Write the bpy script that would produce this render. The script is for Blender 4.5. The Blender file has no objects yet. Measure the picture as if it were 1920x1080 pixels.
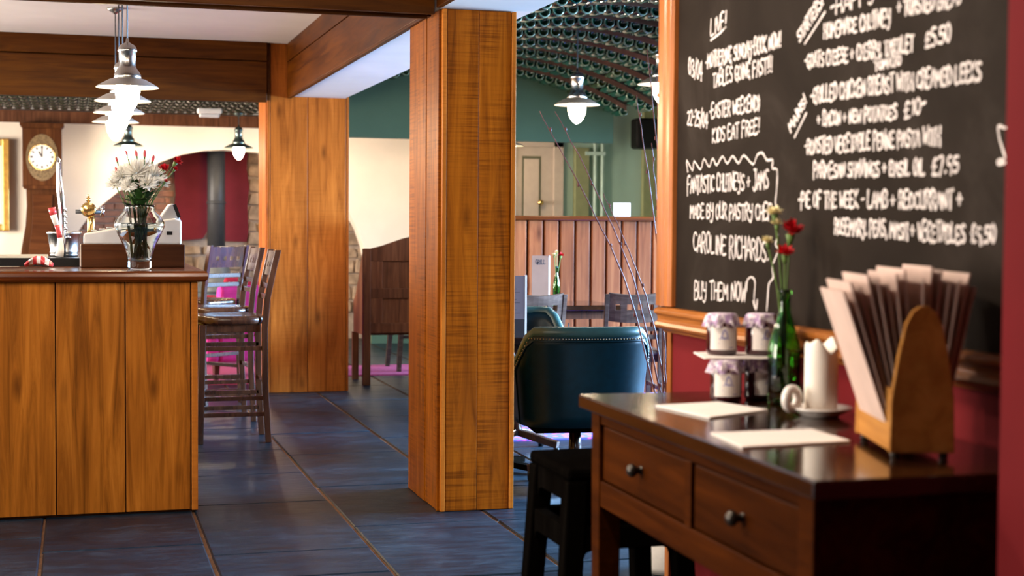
import bpy, bmesh, math, random
from mathutils import Matrix, Vector
random.seed(7)
PI = math.pi
SC = bpy.context.scene
COL = SC.collection

# ------------------------------------------------------------------ camera
def make_camera():
    yaw, pitch, roll = math.radians(16.2), math.radians(2.43), math.radians(0.4)
    fw = Vector((math.sin(yaw)*math.cos(pitch), math.cos(yaw)*math.cos(pitch), -math.sin(pitch)))
    rt = Vector((math.cos(yaw), -math.sin(yaw), 0))
    up = rt.cross(fw)
    r2 = rt*math.cos(roll) + up*math.sin(roll)
    u2 = -rt*math.sin(roll) + up*math.cos(roll)
    cam = bpy.data.cameras.new('camera')
    cam.sensor_width = 36.0
    cam.lens = 36.0*2800/1920
    cam.clip_start = 0.05
    cam.dof.use_dof = True
    cam.dof.focus_distance = 6.75
    cam.dof.aperture_fstop = 3.4
    o = bpy.data.objects.new('camera', cam)
    COL.objects.link(o)
    m = Matrix((r2, u2, -fw)).transposed().to_4x4()
    m.translation = Vector((0, 0, 1.3))
    o.matrix_world = m
    SC.camera = o
make_camera()

# ------------------------------------------------------------------ world, daylight, exposure
W = bpy.data.worlds.new('daylight')
SC.world = W
W.use_nodes = True
_bg = W.node_tree.nodes['Background']
_bg.inputs[0].default_value = (0.55, 0.72, 1.0, 1)
_bg.inputs[1].default_value = 1.6
SC.view_settings.view_transform = 'Standard'
SC.view_settings.look = 'None'
SC.view_settings.gamma = 1.0
SC.view_settings.use_curve_mapping = False
SC.view_settings.exposure = 0.0
SC.cycles.max_bounces = 14
SC.cycles.diffuse_bounces = 5
SC.cycles.glossy_bounces = 5
SC.cycles.transmission_bounces = 14
SC.cycles.transparent_max_bounces = 8
SC.cycles.sample_clamp_indirect = 4.0
SC.cycles.caustics_reflective = False
SC.cycles.caustics_refractive = False

DAY = (0.35, 0.62, 1.0)
def window_light(name, y0, y1, z0, z1, x, power, col=None, left=False):
    l = bpy.data.lights.new(name, 'AREA')
    l.shape = 'RECTANGLE'
    l.size, l.size_y = z1-z0, y1-y0
    l.energy = power
    l.color = col or DAY
    o = bpy.data.objects.new(name, l)
    COL.objects.link(o)
    o.location = (x, (y0+y1)/2, (z0+z1)/2)
    l.spread = math.radians(120)
    o.rotation_euler = (0, math.radians(-80 if left else 58), 0)      # shines into the room
    return o
WINDOWS = [(5.1, 6.3, 0.8, 2.1), (6.7, 8.5, 0.8, 2.1), (8.9, 10.5, 0.8, 2.1), (11.3, 13.1, 0.8, 2.1)]
WPOWER = [620, 2200, 600, 420]
for (a, b, c, d), p in zip(WINDOWS, WPOWER):
    window_light('window_daylight', a, b, c, d, 6.55, p)
# fill lights added on the unseen left wall, for the front room and bar
LFILL_WINDOWS = [(2.7, 4.3, 0.8, 2.2), (4.9, 6.4, 0.8, 2.2), (7.4, 9.0, 0.8, 2.2), (9.4, 11.0, 0.8, 2.2), (12.6, 14.6, 0.8, 2.2)]
LPOWER = [85, 20, 70, 160, 340]
for (a, b, c, d), p in zip(LFILL_WINDOWS, LPOWER):
    window_light('window_blind_light', a, b, c, d, -3.44, p, (1.0, 0.87, 0.74), True)

LAMP_COL = (1.0, 0.76, 0.48)
LAMP_STRENGTH = 150.0

# ------------------------------------------------------------------ materials
MAT = {}
def nmat(name):
    m = bpy.data.materials.new(name)
    m.use_nodes = True
    nt = m.node_tree
    return m, nt, nt.nodes['Principled BSDF']
def setp(b, rough=None, metal=None, spec=None, coat=None, trans=None, ior=None, coat_rough=None):
    if rough is not None: b.inputs['Roughness'].default_value = rough
    if metal is not None: b.inputs['Metallic'].default_value = metal
    if spec is not None: b.inputs['Specular IOR Level'].default_value = spec
    if coat is not None: b.inputs['Coat Weight'].default_value = coat
    if coat_rough is not None: b.inputs['Coat Roughness'].default_value = coat_rough
    if trans is not None: b.inputs['Transmission Weight'].default_value = trans
    if ior is not None: b.inputs['IOR'].default_value = ior
def coords(nt, scale, rnd=True):
    tc = nt.nodes.new('ShaderNodeTexCoord')
    mp = nt.nodes.new('ShaderNodeMapping')
    mp.inputs['Scale'].default_value = scale
    if rnd:
        oi = nt.nodes.new('ShaderNodeObjectInfo')
        ml = nt.nodes.new('ShaderNodeMath'); ml.operation = 'MULTIPLY'; ml.inputs[1].default_value = 37.0
        nt.links.new(oi.outputs['Random'], ml.inputs[0])
        ad = nt.nodes.new('ShaderNodeVectorMath'); ad.operation = 'ADD'
        nt.links.new(tc.outputs['Object'], ad.inputs[0]); nt.links.new(ml.outputs[0], ad.inputs[1])
        nt.links.new(ad.outputs[0], mp.inputs['Vector'])
    else:
        nt.links.new(tc.outputs['Object'], mp.inputs['Vector'])
    return mp.outputs[0]
def noise(nt, vec, scale=1.0, detail=4, rough=0.55, dist=0.0):
    n = nt.nodes.new('ShaderNodeTexNoise')
    n.inputs['Scale'].default_value = scale
    n.inputs['Detail'].default_value = detail
    n.inputs['Roughness'].default_value = rough
    n.inputs['Distortion'].default_value = dist
    nt.links.new(vec, n.inputs['Vector'])
    return n.outputs['Fac']
def ramp(nt, fac, stops):
    r = nt.nodes.new('ShaderNodeValToRGB')
    e = r.color_ramp.elements
    e[0].position, e[0].color = stops[0][0], (*stops[0][1], 1)
    e[1].position, e[1].color = stops[-1][0], (*stops[-1][1], 1)
    for p, c in stops[1:-1]:
        x = e.new(p); x.color = (*c, 1)
    nt.links.new(fac, r.inputs[0])
    return r.outputs[0]
def mix(nt, fac, a, b, mode='MIX'):
    n = nt.nodes.new('ShaderNodeMix'); n.data_type = 'RGBA'; n.blend_type = mode
    for s, v in ((0, fac), (6, a), (7, b)):
        if isinstance(v, (int, float)): n.inputs[s].default_value = v
        elif isinstance(v, tuple): n.inputs[s].default_value = (*v, 1)
        else: nt.links.new(v, n.inputs[s])
    return n.outputs[2]
def bump(nt, b, h, strength=0.2, dist=0.01):
    n = nt.nodes.new('ShaderNodeBump')
    n.inputs['Strength'].default_value = strength
    n.inputs['Distance'].default_value = dist
    nt.links.new(h, n.inputs['Height'])
    nt.links.new(n.outputs[0], b.inputs['Normal'])
def plain(name, col, rough=0.5, metal=0.0, var=0.12, scale=14, coat=None, spec=None):
    """a solid colour with a faint mottling"""
    m, nt, b = nmat(name)
    v = coords(nt, (1, 1, 1))
    f = noise(nt, v, scale, 4)
    lo = tuple(c*(1-var) for c in col); hi = tuple(min(1, c*(1+var)) for c in col)
    nt.links.new(ramp(nt, f, [(0.3, lo), (0.7, hi)]), b.inputs['Base Color'])
    setp(b, rough, metal, coat=coat, spec=spec if spec is not None else (0.2 if rough >= 0.5 and metal < 0.1 else 0.5))
    MAT[name] = m
    return m
def wood(name, dark, mid, light, axis='z', rough=0.45, saw=0.0, knots=0.5, coat=0.0, coat_rough=0.2, spec=0.1):
    m, nt, b = nmat(name)
    al = {'x': (0.9, 14, 14), 'y': (14, 0.9, 14), 'z': (14, 14, 0.9)}[axis]
    v = coords(nt, al)
    g = noise(nt, v, 1.6, 7, 0.62, 1.2)
    c = ramp(nt, g, [(0.28, dark), (0.5, mid), (0.74, light)])
    # broad stain
    big = coords(nt, {'x': (1.2, 5, 5), 'y': (5, 1.2, 5), 'z': (5, 5, 1.2)}[axis])
    s = noise(nt, big, 1.1, 3, 0.5)
    sc = ramp(nt, s, [(0.3, (0.55, 0.5, 0.45)), (0.6, (1, 1, 1))])
    c = mix(nt, 0.75, c, sc, 'MULTIPLY')
    if knots:
        vo = nt.nodes.new('ShaderNodeTexVoronoi')
        kv = coords(nt, {'x': (3.0, 9, 9), 'y': (9, 3.0, 9), 'z': (9, 9, 3.0)}[axis])
        vo.inputs['Scale'].default_value = 0.8
        nt.links.new(kv, vo.inputs['Vector'])
        k = ramp(nt, vo.outputs['Distance'], [(0.03, (0.25, 0.2, 0.18)), (0.2, (1, 1, 1))])
        c = mix(nt, knots, c, k, 'MULTIPLY')
    h = g
    if saw:
        sv = coords(nt, {'x': (75, 5, 5), 'y': (5, 75, 5), 'z': (3, 3, 110)}[axis])
        sn = noise(nt, sv, 1.0, 3, 0.5, 0.3)
        sr = ramp(nt, sn, [(0.36, (0.48, 0.42, 0.36)), (0.56, (1, 1, 1))])
        mv = noise(nt, coords(nt, (6, 6, 2.2)), 1.0, 2)
        mk = ramp(nt, mv, [(0.38, (0.08,)*3), (0.62, (1, 1, 1))])
        sep = nt.nodes.new('ShaderNodeMath'); sep.operation = 'MULTIPLY'; sep.inputs[1].default_value = saw
        bw = nt.nodes.new('ShaderNodeRGBToBW'); nt.links.new(mk, bw.inputs[0]); nt.links.new(bw.outputs[0], sep.inputs[0])
        c = mix(nt, sep.outputs[0], c, sr, 'MULTIPLY')
    oi = nt.nodes.new('ShaderNodeObjectInfo')
    rv = ramp(nt, oi.outputs['Random'], [(0.0, (0.8, 0.78, 0.76)), (1.0, (1.12, 1.08, 1.04))])
    c = mix(nt, 1.0, c, rv, 'MULTIPLY')
    nt.links.new(c, b.inputs['Base Color'])
    setp(b, rough, coat=coat, coat_rough=coat_rough, spec=spec)
    bump(nt, b, h, 0.12, 0.004)
    MAT[name] = m
    return m
def glass(name, col, rough=0.0, ior=1.45):
    m, nt, b = nmat(name)
    b.inputs['Base Color'].default_value = (*col, 1)
    setp(b, rough, trans=1.0, ior=ior)
    MAT[name] = m
    return m
def emit(name, col, strength, base=(0.9, 0.9, 0.9)):
    m, nt, b = nmat(name)
    b.inputs['Base Color'].default_value = (*base, 1)
    b.inputs['Emission Color'].default_value = (*col, 1)
    b.inputs['Emission Strength'].default_value = strength
    MAT[name] = m
    return m

wood('pine_bar', (0.1235, 0.03509, 0.0028), (0.285, 0.08772, 0.0077), (0.437, 0.1491, 0.0168), 'z', 0.42, 0.0, 0.75)
wood('pine_saw', (0.15, 0.03593, 0.001512), (0.29, 0.0777, 0.003024), (0.42, 0.1253, 0.006048), 'z', 0.42, 0.85, 0.6)
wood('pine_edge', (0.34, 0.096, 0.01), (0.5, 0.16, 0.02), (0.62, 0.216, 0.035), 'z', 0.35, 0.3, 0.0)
wood('pine_far', (0.2277, 0.05616, 0.0064), (0.414, 0.1158, 0.0144), (0.5692, 0.1755, 0.026), 'z', 0.42, 0.25, 0.7)
wood('beam_x', (0.02907, 0.007085, 0.00036), (0.06137, 0.01653, 0.00072), (0.0969, 0.02834, 0.00144), 'x', 0.45, 0.0, 0.5)
wood('beam_y', (0.03198, 0.007161, 0.00015), (0.06977, 0.01718, 0.0003), (0.1047, 0.02864, 0.0006), 'y', 0.45, 0.0, 0.5)
wood('bar_top', (0.056, 0.01147, 0.00195), (0.12, 0.02678, 0.0039), (0.2, 0.051, 0.0078), 'x', 0.22, 0.0, 0.2, 0.5)
wood('box_wood', (0.0455, 0.0132, 0.004), (0.078, 0.024, 0.006), (0.1105, 0.036, 0.01), 'x', 0.5, 0.0, 0.3)
wood('dark_stool', (0.02275, 0.00714, 0.00308), (0.04875, 0.0153, 0.006545), (0.08125, 0.02805, 0.01155), 'z', 0.27, 0.0, 0.1, 0.6, 0.15, 0.3)
wood('dark_chair', (0.03, 0.018, 0.013), (0.06, 0.036, 0.026), (0.11, 0.07, 0.05), 'x', 0.35, 0.0, 0.1, 0.04)
wood('table_top', (0.011, 0.0035, 0.0015), (0.021, 0.0065, 0.0025), (0.035, 0.011, 0.004), 'y', 0.16, 0.0, 0.1, 0.6, 0.1)
wood('table_body', (0.024, 0.00544, 0.00045), (0.045, 0.0102, 0.00075), (0.07, 0.01632, 0.0012), 'y', 0.4, 0.0, 0.2, 0.0, 0.2, 0.03)
wood('settle_wood', (0.0675, 0.02486, 0.0126), (0.135, 0.05259, 0.0252), (0.2137, 0.09083, 0.04331), 'z', 0.45, 0.0, 0.4)
wood('frame_wood', (0.17, 0.05525, 0.0108), (0.3, 0.102, 0.021), (0.42, 0.153, 0.036), 'y', 0.35, 0.0, 0.2, 0.2)
wood('frame_vert', (0.22, 0.0697, 0.015), (0.38, 0.123, 0.03), (0.5, 0.1722, 0.048), 'z', 0.35, 0.0, 0.2, 0.2)
wood('holder_wood', (0.3213, 0.1292, 0.02475), (0.459, 0.2052, 0.04455), (0.5355, 0.2736, 0.0693), 'y', 0.5, 0.0, 0.25)
wood('clock_wood', (0.035, 0.011, 0.0036), (0.075, 0.025, 0.0081), (0.12, 0.045, 0.0135), 'z', 0.4, 0.0, 0.3)
wood('tongue_board', (0.1332, 0.03421, 0.01008), (0.2331, 0.06844, 0.02199), (0.3053, 0.1026, 0.03482), 'z', 0.45, 0.0, 0.85)
wood('black_stool', (0.002, 0.0015, 0.0015), (0.003, 0.0025, 0.002), (0.005, 0.004, 0.0035), 'z', 0.45, 0.0, 0.0, 0.0, 0.2, 0.0)
wood('twig', (0.07, 0.025, 0.03), (0.13, 0.05, 0.055), (0.20, 0.09, 0.09), 'z', 0.5, 0.0, 0.0)

plain('plaster_white', (0.72, 0.66, 0.62), 0.85, var=0.04, scale=3)
plain('plaster_cream', (0.80, 0.70, 0.58), 0.85, var=0.04, scale=3)
plain('wall_red', (0.135, 0.0105, 0.0125), 0.8, var=0.06, scale=4, spec=0.06)
plain('wall_maroon', (0.17, 0.016, 0.026), 0.75, var=0.12, scale=5)
plain('wall_teal', (0.070, 0.122, 0.078), 0.8, var=0.05, scale=3)
plain('wall_pale_teal', (0.34, 0.47, 0.38), 0.8, var=0.05, scale=3)
plain('paint_olive', (0.21, 0.22, 0.11), 0.7, var=0.08)  # olive tone of the two upright strips on the green wall
plain('paint_pipe', (0.40, 0.52, 0.44), 0.5)
plain('door_paint', (0.44, 0.36, 0.29), 0.6, var=0.05)
plain('door_groove', (0.10, 0.10, 0.06), 0.7)
plain('stone', (0.40, 0.29, 0.20), 0.9, var=0.4, scale=9)
plain('brick_red', (0.42, 0.21, 0.14), 0.9, var=0.25, scale=12)
plain('mortar', (0.42, 0.33, 0.26), 0.95, var=0.15, scale=20)
plain('grout', (0.15, 0.075, 0.04), 0.9, var=0.4, scale=30)
plain('chalk', (0.62, 0.55, 0.52), 0.95, var=0.25, scale=70)
plain('iron', (0.05, 0.05, 0.052), 0.5, 0.3)
plain('stove_grey', (0.12, 0.125, 0.12), 0.5, 0.2)
plain('vault_dark', (0.035, 0.022, 0.017), 0.8)
plain('vault_strip', (0.13, 0.058, 0.034), 0.6, var=0.2)
plain('cloth_red', (0.30, 0.012, 0.03), 0.9)
plain('cloth_magenta', (0.52, 0.035, 0.26), 0.85)
plain('leather_green', (0.0004, 0.0095, 0.0150), 0.36, var=0.25, scale=30, spec=0.2)
plain('leather_light', (0.012, 0.04, 0.036), 0.4, var=0.15, scale=30)
plain('nail_brass', (0.25, 0.2, 0.13), 0.3, 0.9)
plain('chrome', (0.72, 0.72, 0.72), 0.12, 1.0, var=0.03)
plain('nickel', (0.55, 0.52, 0.47), 0.25, 1.0, var=0.05)
plain('pewter', (0.16, 0.20, 0.18), 0.3, 0.9, var=0.05)
plain('shade_metal', (0.50, 0.47, 0.42), 0.35, 0.7, var=0.05)
plain('brass', (0.72, 0.47, 0.16), 0.18, 1.0, var=0.06)
plain('gilt', (0.62, 0.34, 0.07), 0.35, 0.6, var=0.2)
plain('dial_brass', (0.20, 0.13, 0.06), 0.5, 0.4, var=0.5, scale=60)
plain('black_plastic', (0.005, 0.004, 0.004), 0.45, spec=0.15)
plain('knob_pewter', (0.035, 0.028, 0.022), 0.3, 0.6)
plain('register_white', (0.66, 0.64, 0.61), 0.45, var=0.03)
plain('register_grey', (0.36, 0.36, 0.37), 0.4, var=0.05)
plain('cream_top', (0.72, 0.65, 0.54), 0.5, var=0.04)
plain('paper', (0.84, 0.76, 0.70), 0.85, var=0.03)
plain('paper_pink', (0.55, 0.40, 0.34), 0.85, var=0.08)
plain('paper_dark', (0.24, 0.17, 0.10), 0.85, var=0.1)
plain('card_kraft', (0.19, 0.09, 0.055), 0.85, var=0.05)
plain('card_grey', (0.16, 0.115, 0.12), 0.7, var=0.05)
plain('ink', (0.03, 0.02, 0.02), 0.8)
plain('ink_lilac', (0.30, 0.28, 0.48), 0.8)
plain('ink_pink', (0.80, 0.30, 0.33), 0.8)
plain('candle_wax', (0.86, 0.78, 0.68), 0.5, var=0.03)
plain('china', (0.86, 0.80, 0.74), 0.18, var=0.02, coat=0.5)
plain('jam', (0.035, 0.004, 0.007), 0.12, var=0.1, coat=0.6)
plain('petal_white', (0.86, 0.83, 0.76), 0.7, var=0.06, scale=40)
plain('petal_cream', (0.82, 0.72, 0.42), 0.7, var=0.08, scale=40)
plain('petal_red', (0.55, 0.008, 0.016), 0.6, var=0.2, scale=60)
plain('petal_bud', (0.52, 0.07, 0.08), 0.6, var=0.2, scale=60)
plain('leaf', (0.028, 0.075, 0.016), 0.5, var=0.35, scale=40)
plain('stem', (0.10, 0.17, 0.04), 0.5, var=0.2, scale=40)
plain('enamel', (0.78, 0.73, 0.64), 0.35, var=0.04)
plain('tap_red', (0.60, 0.05, 0.055), 0.35)
plain('tap_white', (0.86, 0.82, 0.78), 0.35)
plain('pot_cream', (0.72, 0.66, 0.58), 0.4)
plain('rug_pink', (0.34, 0.06, 0.14), 0.95, var=0.3, scale=60)
plain('steel_smoke', (0.60, 0.58, 0.55), 0.22, 1.0, var=0.05)
plain('detector_white', (0.70, 0.66, 0.60), 0.6)
emit('lamp_glass', LAMP_COL, LAMP_STRENGTH, (1, 0.95, 0.85))
emit('lamp_glass_front', (1.0, 0.87, 0.72), 330.0, (1, 0.95, 0.85))  # brighter, whiter glass of the added fill lamps
emit('window_sky', (0.62, 0.86, 1.0), 1.6)
glass('clear_glass', (0.97, 1.0, 0.98))
glass('water', (0.93, 0.97, 0.93), 0.0, 1.33)
glass('green_glass', (0.22, 0.72, 0.16), 0.02, 1.5)

def slate():
    m, nt, b = nmat('slate')
    v = coords(nt, (1, 1, 1))
    f = noise(nt, v, 5, 8, 0.65, 0.6)
    st = noise(nt, coords(nt, (1.6, 9, 4)), 3.0, 9, 0.72, 0.5)
    c = ramp(nt, f, [(0.28, (0.0032, 0.0076, 0.0125)), (0.5, (0.0062, 0.0132, 0.0205)), (0.72, (0.020, 0.030, 0.040))])
    c2 = ramp(nt, st, [(0.32, (0.45, 0.45, 0.46)), (0.5, (1.0, 1.0, 1.0)), (0.68, (1.9, 1.85, 1.8))])
    c = mix(nt, 0.8, c, c2, 'MULTIPLY')
    oi = nt.nodes.new('ShaderNodeObjectInfo')
    rv = ramp(nt, oi.outputs['Random'], [(0, (0.78, 0.8, 0.84)), (1, (1.15, 1.1, 1.04))])
    c = mix(nt, 1.0, c, rv, 'MULTIPLY')
    nt.links.new(c, b.inputs['Base Color'])
    rr = ramp(nt, st, [(0.3, (0.30,)*3), (0.7, (0.46,)*3)])
    nt.links.new(rr, b.inputs['Roughness'])
    b.inputs['Specular IOR Level'].default_value = 0.2
    bump(nt, b, st, 0.35, 0.008)
    MAT['slate'] = m
slate()
def board_mat():
    m, nt, b = nmat('chalkboard')
    v = coords(nt, (1, 1.2, 1.2), False)
    f = noise(nt, v, 2.2, 6, 0.6, 0.8)
    c = ramp(nt, f, [(0.3, (0.011, 0.0075, 0.0055)), (0.55, (0.017, 0.012, 0.009)), (0.8, (0.034, 0.026, 0.021))])
    nt.links.new(c, b.inputs['Base Color'])
    setp(b, 0.75, spec=0.04)
    MAT['chalkboard'] = m
board_mat()
def gingham():
    m, nt, b = nmat('cloth_lilac')
    f = noise(nt, coords(nt, (1, 1, 1)), 110, 2)
    c = ramp(nt, f, [(0.42, (0.33, 0.20, 0.36)), (0.58, (0.76, 0.66, 0.68))])
    nt.links.new(c, b.inputs['Base Color']); setp(b, 0.9)
    MAT['cloth_lilac'] = m
gingham()
def carpet():
    m, nt, b = nmat('carpet_pattern')
    vo = nt.nodes.new('ShaderNodeTexVoronoi'); vo.inputs['Scale'].default_value = 22
    nt.links.new(coords(nt, (1, 1, 1), False), vo.inputs['Vector'])
    c = ramp(nt, vo.outputs['Distance'], [(0.12, (0.60, 0.10, 0.30)), (0.3, (0.40, 0.03, 0.22)), (0.5, (0.06, 0.05, 0.30))])
    nt.links.new(c, b.inputs['Base Color']); setp(b, 0.95)
    MAT['carpet_pattern'] = m
carpet()
def vault_bottle_mat():
    m, nt, b = nmat('bottle_dark_glass')
    oi = nt.nodes.new('ShaderNodeObjectInfo')
    c = ramp(nt, oi.outputs['Random'], [(0.0, (0.003, 0.035, 0.018)), (0.6, (0.004, 0.06, 0.038)), (1.0, (0.03, 0.04, 0.008))])
    nt.links.new(c, b.inputs['Base Color'])
    setp(b, 0.10, spec=0.6, coat=0.35, coat_rough=0.05)
    MAT['bottle_dark_glass'] = m
vault_bottle_mat()

# ------------------------------------------------------------------ mesh helpers
class MB:
    def __init__(s): s.v = []; s.f = []
    def add(s, vs, fs):
        n = len(s.v)
        s.v += [tuple(v) for v in vs]
        s.f += [tuple(i+n for i in f) for f in fs]
        return s
    def box(s, x0, x1, y0, y1, z0, z1):
        vs = [(x, y, z) for z in (z0, z1) for y in (y0, y1) for x in (x0, x1)]
        return s.add(vs, [(0, 2, 3, 1), (4, 5, 7, 6), (0, 1, 5, 4), (2, 6, 7, 3), (0, 4, 6, 2), (1, 3, 7, 5)])
    def bar(s, a, b, w, h, up=(0, 0, 1)):
        """box beam from a to b, w wide, h thick"""
        a, b = Vector(a), Vector(b)
        d = (b-a).normalized(); u = Vector(up)
        if abs(d.dot(u)) > 0.99: u = Vector((0, 1, 0))
        r = d.cross(u).normalized(); u = r.cross(d).normalized()
        vs = []
        for p in (a, b):
            for i, j in ((-1, -1), (1, -1), (1, 1), (-1, 1)):
                vs.append(p + r*(w/2*i) + u*(h/2*j))
        return s.add(vs, [(3, 2, 1, 0), (4, 5, 6, 7), (0, 1, 5, 4), (1, 2, 6, 5), (2, 3, 7, 6), (3, 0, 4, 7)])
    def taper(s, a, b, wa, wb):
        """square post from a to b with sides wa -> wb, kept axis aligned"""
        vs = []
        for p, w in ((a, wa), (b, wb)):
            ww = w if isinstance(w, tuple) else (w, w)
            for i, j in ((-1, -1), (1, -1), (1, 1), (-1, 1)):
                vs.append((p[0]+ww[0]/2*i, p[1]+ww[1]/2*j, p[2]))
        return s.add(vs, [(3, 2, 1, 0), (4, 5, 6, 7), (0, 1, 5, 4), (1, 2, 6, 5), (2, 3, 7, 6), (3, 0, 4, 7)])
    def lathe(s, prof, c=(0, 0, 0), seg=20, wob=None):
        vs = []; fs = []
        n = len(prof)
        for k in range(seg):
            a = 2*PI*k/seg
            for i, (r, z) in enumerate(prof):
                rr = r*(1+(wob(a, i) if wob else 0))
                vs.append((c[0]+rr*math.cos(a), c[1]+rr*math.sin(a), c[2]+z))
        for k in range(seg):
            k2 = (k+1) % seg
            for i in range(n-1):
                fs.append((k*n+i, k2*n+i, k2*n+i+1, k*n+i+1))
        return s.add(vs, fs)
    def tube(s, pts, r, seg=8, caps=True):
        pts = [Vector(p) for p in pts]
        rs = r if isinstance(r, (list, tuple)) else [r]*len(pts)
        vs = []; fs = []
        u = None
        for i, p in enumerate(pts):
            d = (pts[min(i+1, len(pts)-1)] - pts[max(i-1, 0)])
            if d.length < 1e-9: d = Vector((0, 0, 1))
            d.normalize()
            if u is None:
                u = d.orthogonal().normalized()
            else:
                u = (u - d*u.dot(d))
                u = u.normalized() if u.length > 1e-6 else d.orthogonal().normalized()
            w = d.cross(u)
            for k in range(seg):
                a = 2*PI*k/seg
                vs.append(p + (u*math.cos(a)+w*math.sin(a))*rs[i])
        for i in range(len(pts)-1):
            for k in range(seg):
                k2 = (k+1) % seg
                fs.append((i*seg+k, i*seg+k2, (i+1)*seg+k2, (i+1)*seg+k))
        if caps:
            fs.append(tuple(range(seg-1, -1, -1)))
            fs.append(tuple(range((len(pts)-1)*seg, len(pts)*seg)))
        return s.add(vs, fs)
    def prism(s, poly, axis, a, b):
        """extrude a closed 2D polygon along axis from a to b; poly coords are the other two axes in order"""
        def P(p, t):
            if axis == 'x': return (t, p[0], p[1])
            if axis == 'y': return (p[0], t, p[1])
            return (p[0], p[1], t)
        n = len(poly)
        vs = [P(p, a) for p in poly] + [P(p, b) for p in poly]
        fs = [tuple(range(n)), tuple(range(2*n-1, n-1, -1))]
        for i in range(n):
            j = (i+1) % n
            fs.append((i, i+n, j+n, j))
        return s.add(vs, fs)
    def ball(s, c, r, seg=10, rings=6):
        prof = []
        for i in range(rings+1):
            a = -PI/2 + PI*i/rings
            prof.append((max(1e-4, math.cos(a))*(r if not isinstance(r, tuple) else r[0]), math.sin(a)*(r if not isinstance(r, tuple) else r[1])))
        return s.lathe(prof, c, seg)
    def mesh(s, name, smooth=False):
        me = bpy.data.meshes.new(name)
        me.from_pydata(s.v, [], s.f)
        bm = bmesh.new(); bm.from_mesh(me)
        bmesh.ops.recalc_face_normals(bm, faces=bm.faces)
        bm.to_mesh(me); bm.free()
        if smooth:
            for p in me.polygons: p.use_smooth = True
        me.update()
        return me
    def build(s, name, mat, parent=None, smooth=False, bevel=0, solid=0):
        me = s.mesh(name, smooth)
        o = bpy.data.objects.new(name, me)
        COL.objects.link(o)
        me.materials.append(MAT[mat])
        if parent is not None: o.parent = parent
        if solid:
            md = o.modifiers.new('thick', 'SOLIDIFY'); md.thickness = solid; md.offset = 0
        if bevel:
            md = o.modifiers.new('edge', 'BEVEL'); md.width = bevel; md.segments = 2; md.limit_method = 'ANGLE'
        return o
def tag(o, label=None, cat=None, group=None, kind=None):
    if label: o['label'] = label
    if cat: o['category'] = cat
    if group: o['group'] = group
    if kind: o['kind'] = kind
    return o
def thing(name, label, cat, loc=(0, 0, 0), rz=0, group=None):
    o = bpy.data.objects.new(name, None)
    o.empty_display_size = 0.1
    COL.objects.link(o)
    o.location = loc; o.rotation_euler = (0, 0, rz)
    return tag(o, label, cat, group)
def struct(o, label=None, cat=None):
    return tag(o, label, cat, kind='structure')
def copy_tree(o, parent=None):
    c = o.copy(); COL.objects.link(c)
    if parent is not None:
        c.parent = parent; c.matrix_parent_inverse = o.matrix_parent_inverse
    for ch in list(o.children): copy_tree(ch, c)
    return c
def smooth_path(pts, n=6):
    """Catmull-Rom through 3D points"""
    P = [Vector(p) for p in pts]; out = []
    for i in range(len(P)-1):
        p0, p1, p2, p3 = P[max(i-1, 0)], P[i], P[i+1], P[min(i+2, len(P)-1)]
        for k in range(n):
            t = k/n
            out.append(0.5*((2*p1)+(p2-p0)*t+(2*p0-5*p1+4*p2-p3)*t*t+(3*p1-p0-3*p2+p3)*t**3))
    out.append(P[-1])
    return out

# ================================================================== THE SETTING
# ---- floor of slate flags
floor = struct(MB().box(-3.6, 6.7, -1.6, 16.9, -0.12, -0.007).build('floor', 'grout'), 'dark slate flag floor with pale brown joints', 'floor')
def slab_mesh(x0, x1, y0, y1, name):
    g, c = 0.007, 0.006
    x0 += g; x1 -= g; y0 += g*0.6; y1 -= g*0.6
    j = lambda: random.uniform(-0.0025, 0.0025)
    lo = [(x0+j(), y0+j()), (x1+j(), y0+j()), (x1+j(), y1+j()), (x0+j(), y1+j())]
    t = random.uniform(-0.0015, 0.0005)
    vs = [(x, y, -0.03) for x, y in lo] + [(x, y, t-0.004) for x, y in lo]
    cx, cy = (x0+x1)/2, (y0+y1)/2
    vs += [(x-c*(1 if x > cx else -1), y-c*(1 if y > cy else -1), t) for x, y in lo]
    fs = [(8, 9, 10, 11)]
    for k in range(4):
        n = (k+1) % 4
        fs += [(k, n, n+4, k+4), (k+4, n+4, n+8, k+8)]
    m = MB().add(vs, fs)
    return m
FIXED = {7: [5.88, 6.94, 7.75, 8.57, 9.5, 10.4], 8: [5.3, 6.30, 7.3, 8.35, 9.2, 10.25], 9: [5.42, 6.28, 7.1, 8.0, 8.9, 9.9], 6: [5.2, 6.1]}
for k in range(16):
    xa, xb = -0.147+0.6363*(k-6), -0.147+0.6363*(k-5)
    ys = [-1.55]
    fx = FIXED.get(k)
    while ys[-1] < 15.2:
        if fx and ys[-1] < fx[-1] and ys[-1]+1.15 > fx[0]:
            nxt = [q for q in fx if q > ys[-1]+0.05][0]
            if nxt-ys[-1] > 1.3: nxt = (nxt+ys[-1])/2
        else:
            nxt = ys[-1]+random.uniform(0.85, 1.15)
        ys.append(nxt)
    ys.append(16.85)
    for a, b in zip(ys, ys[1:]):
        if b-a < 0.2: continue
        o = slab_mesh(xa, xb, a, b, 'slab').build('slab', 'slate', floor)

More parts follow.
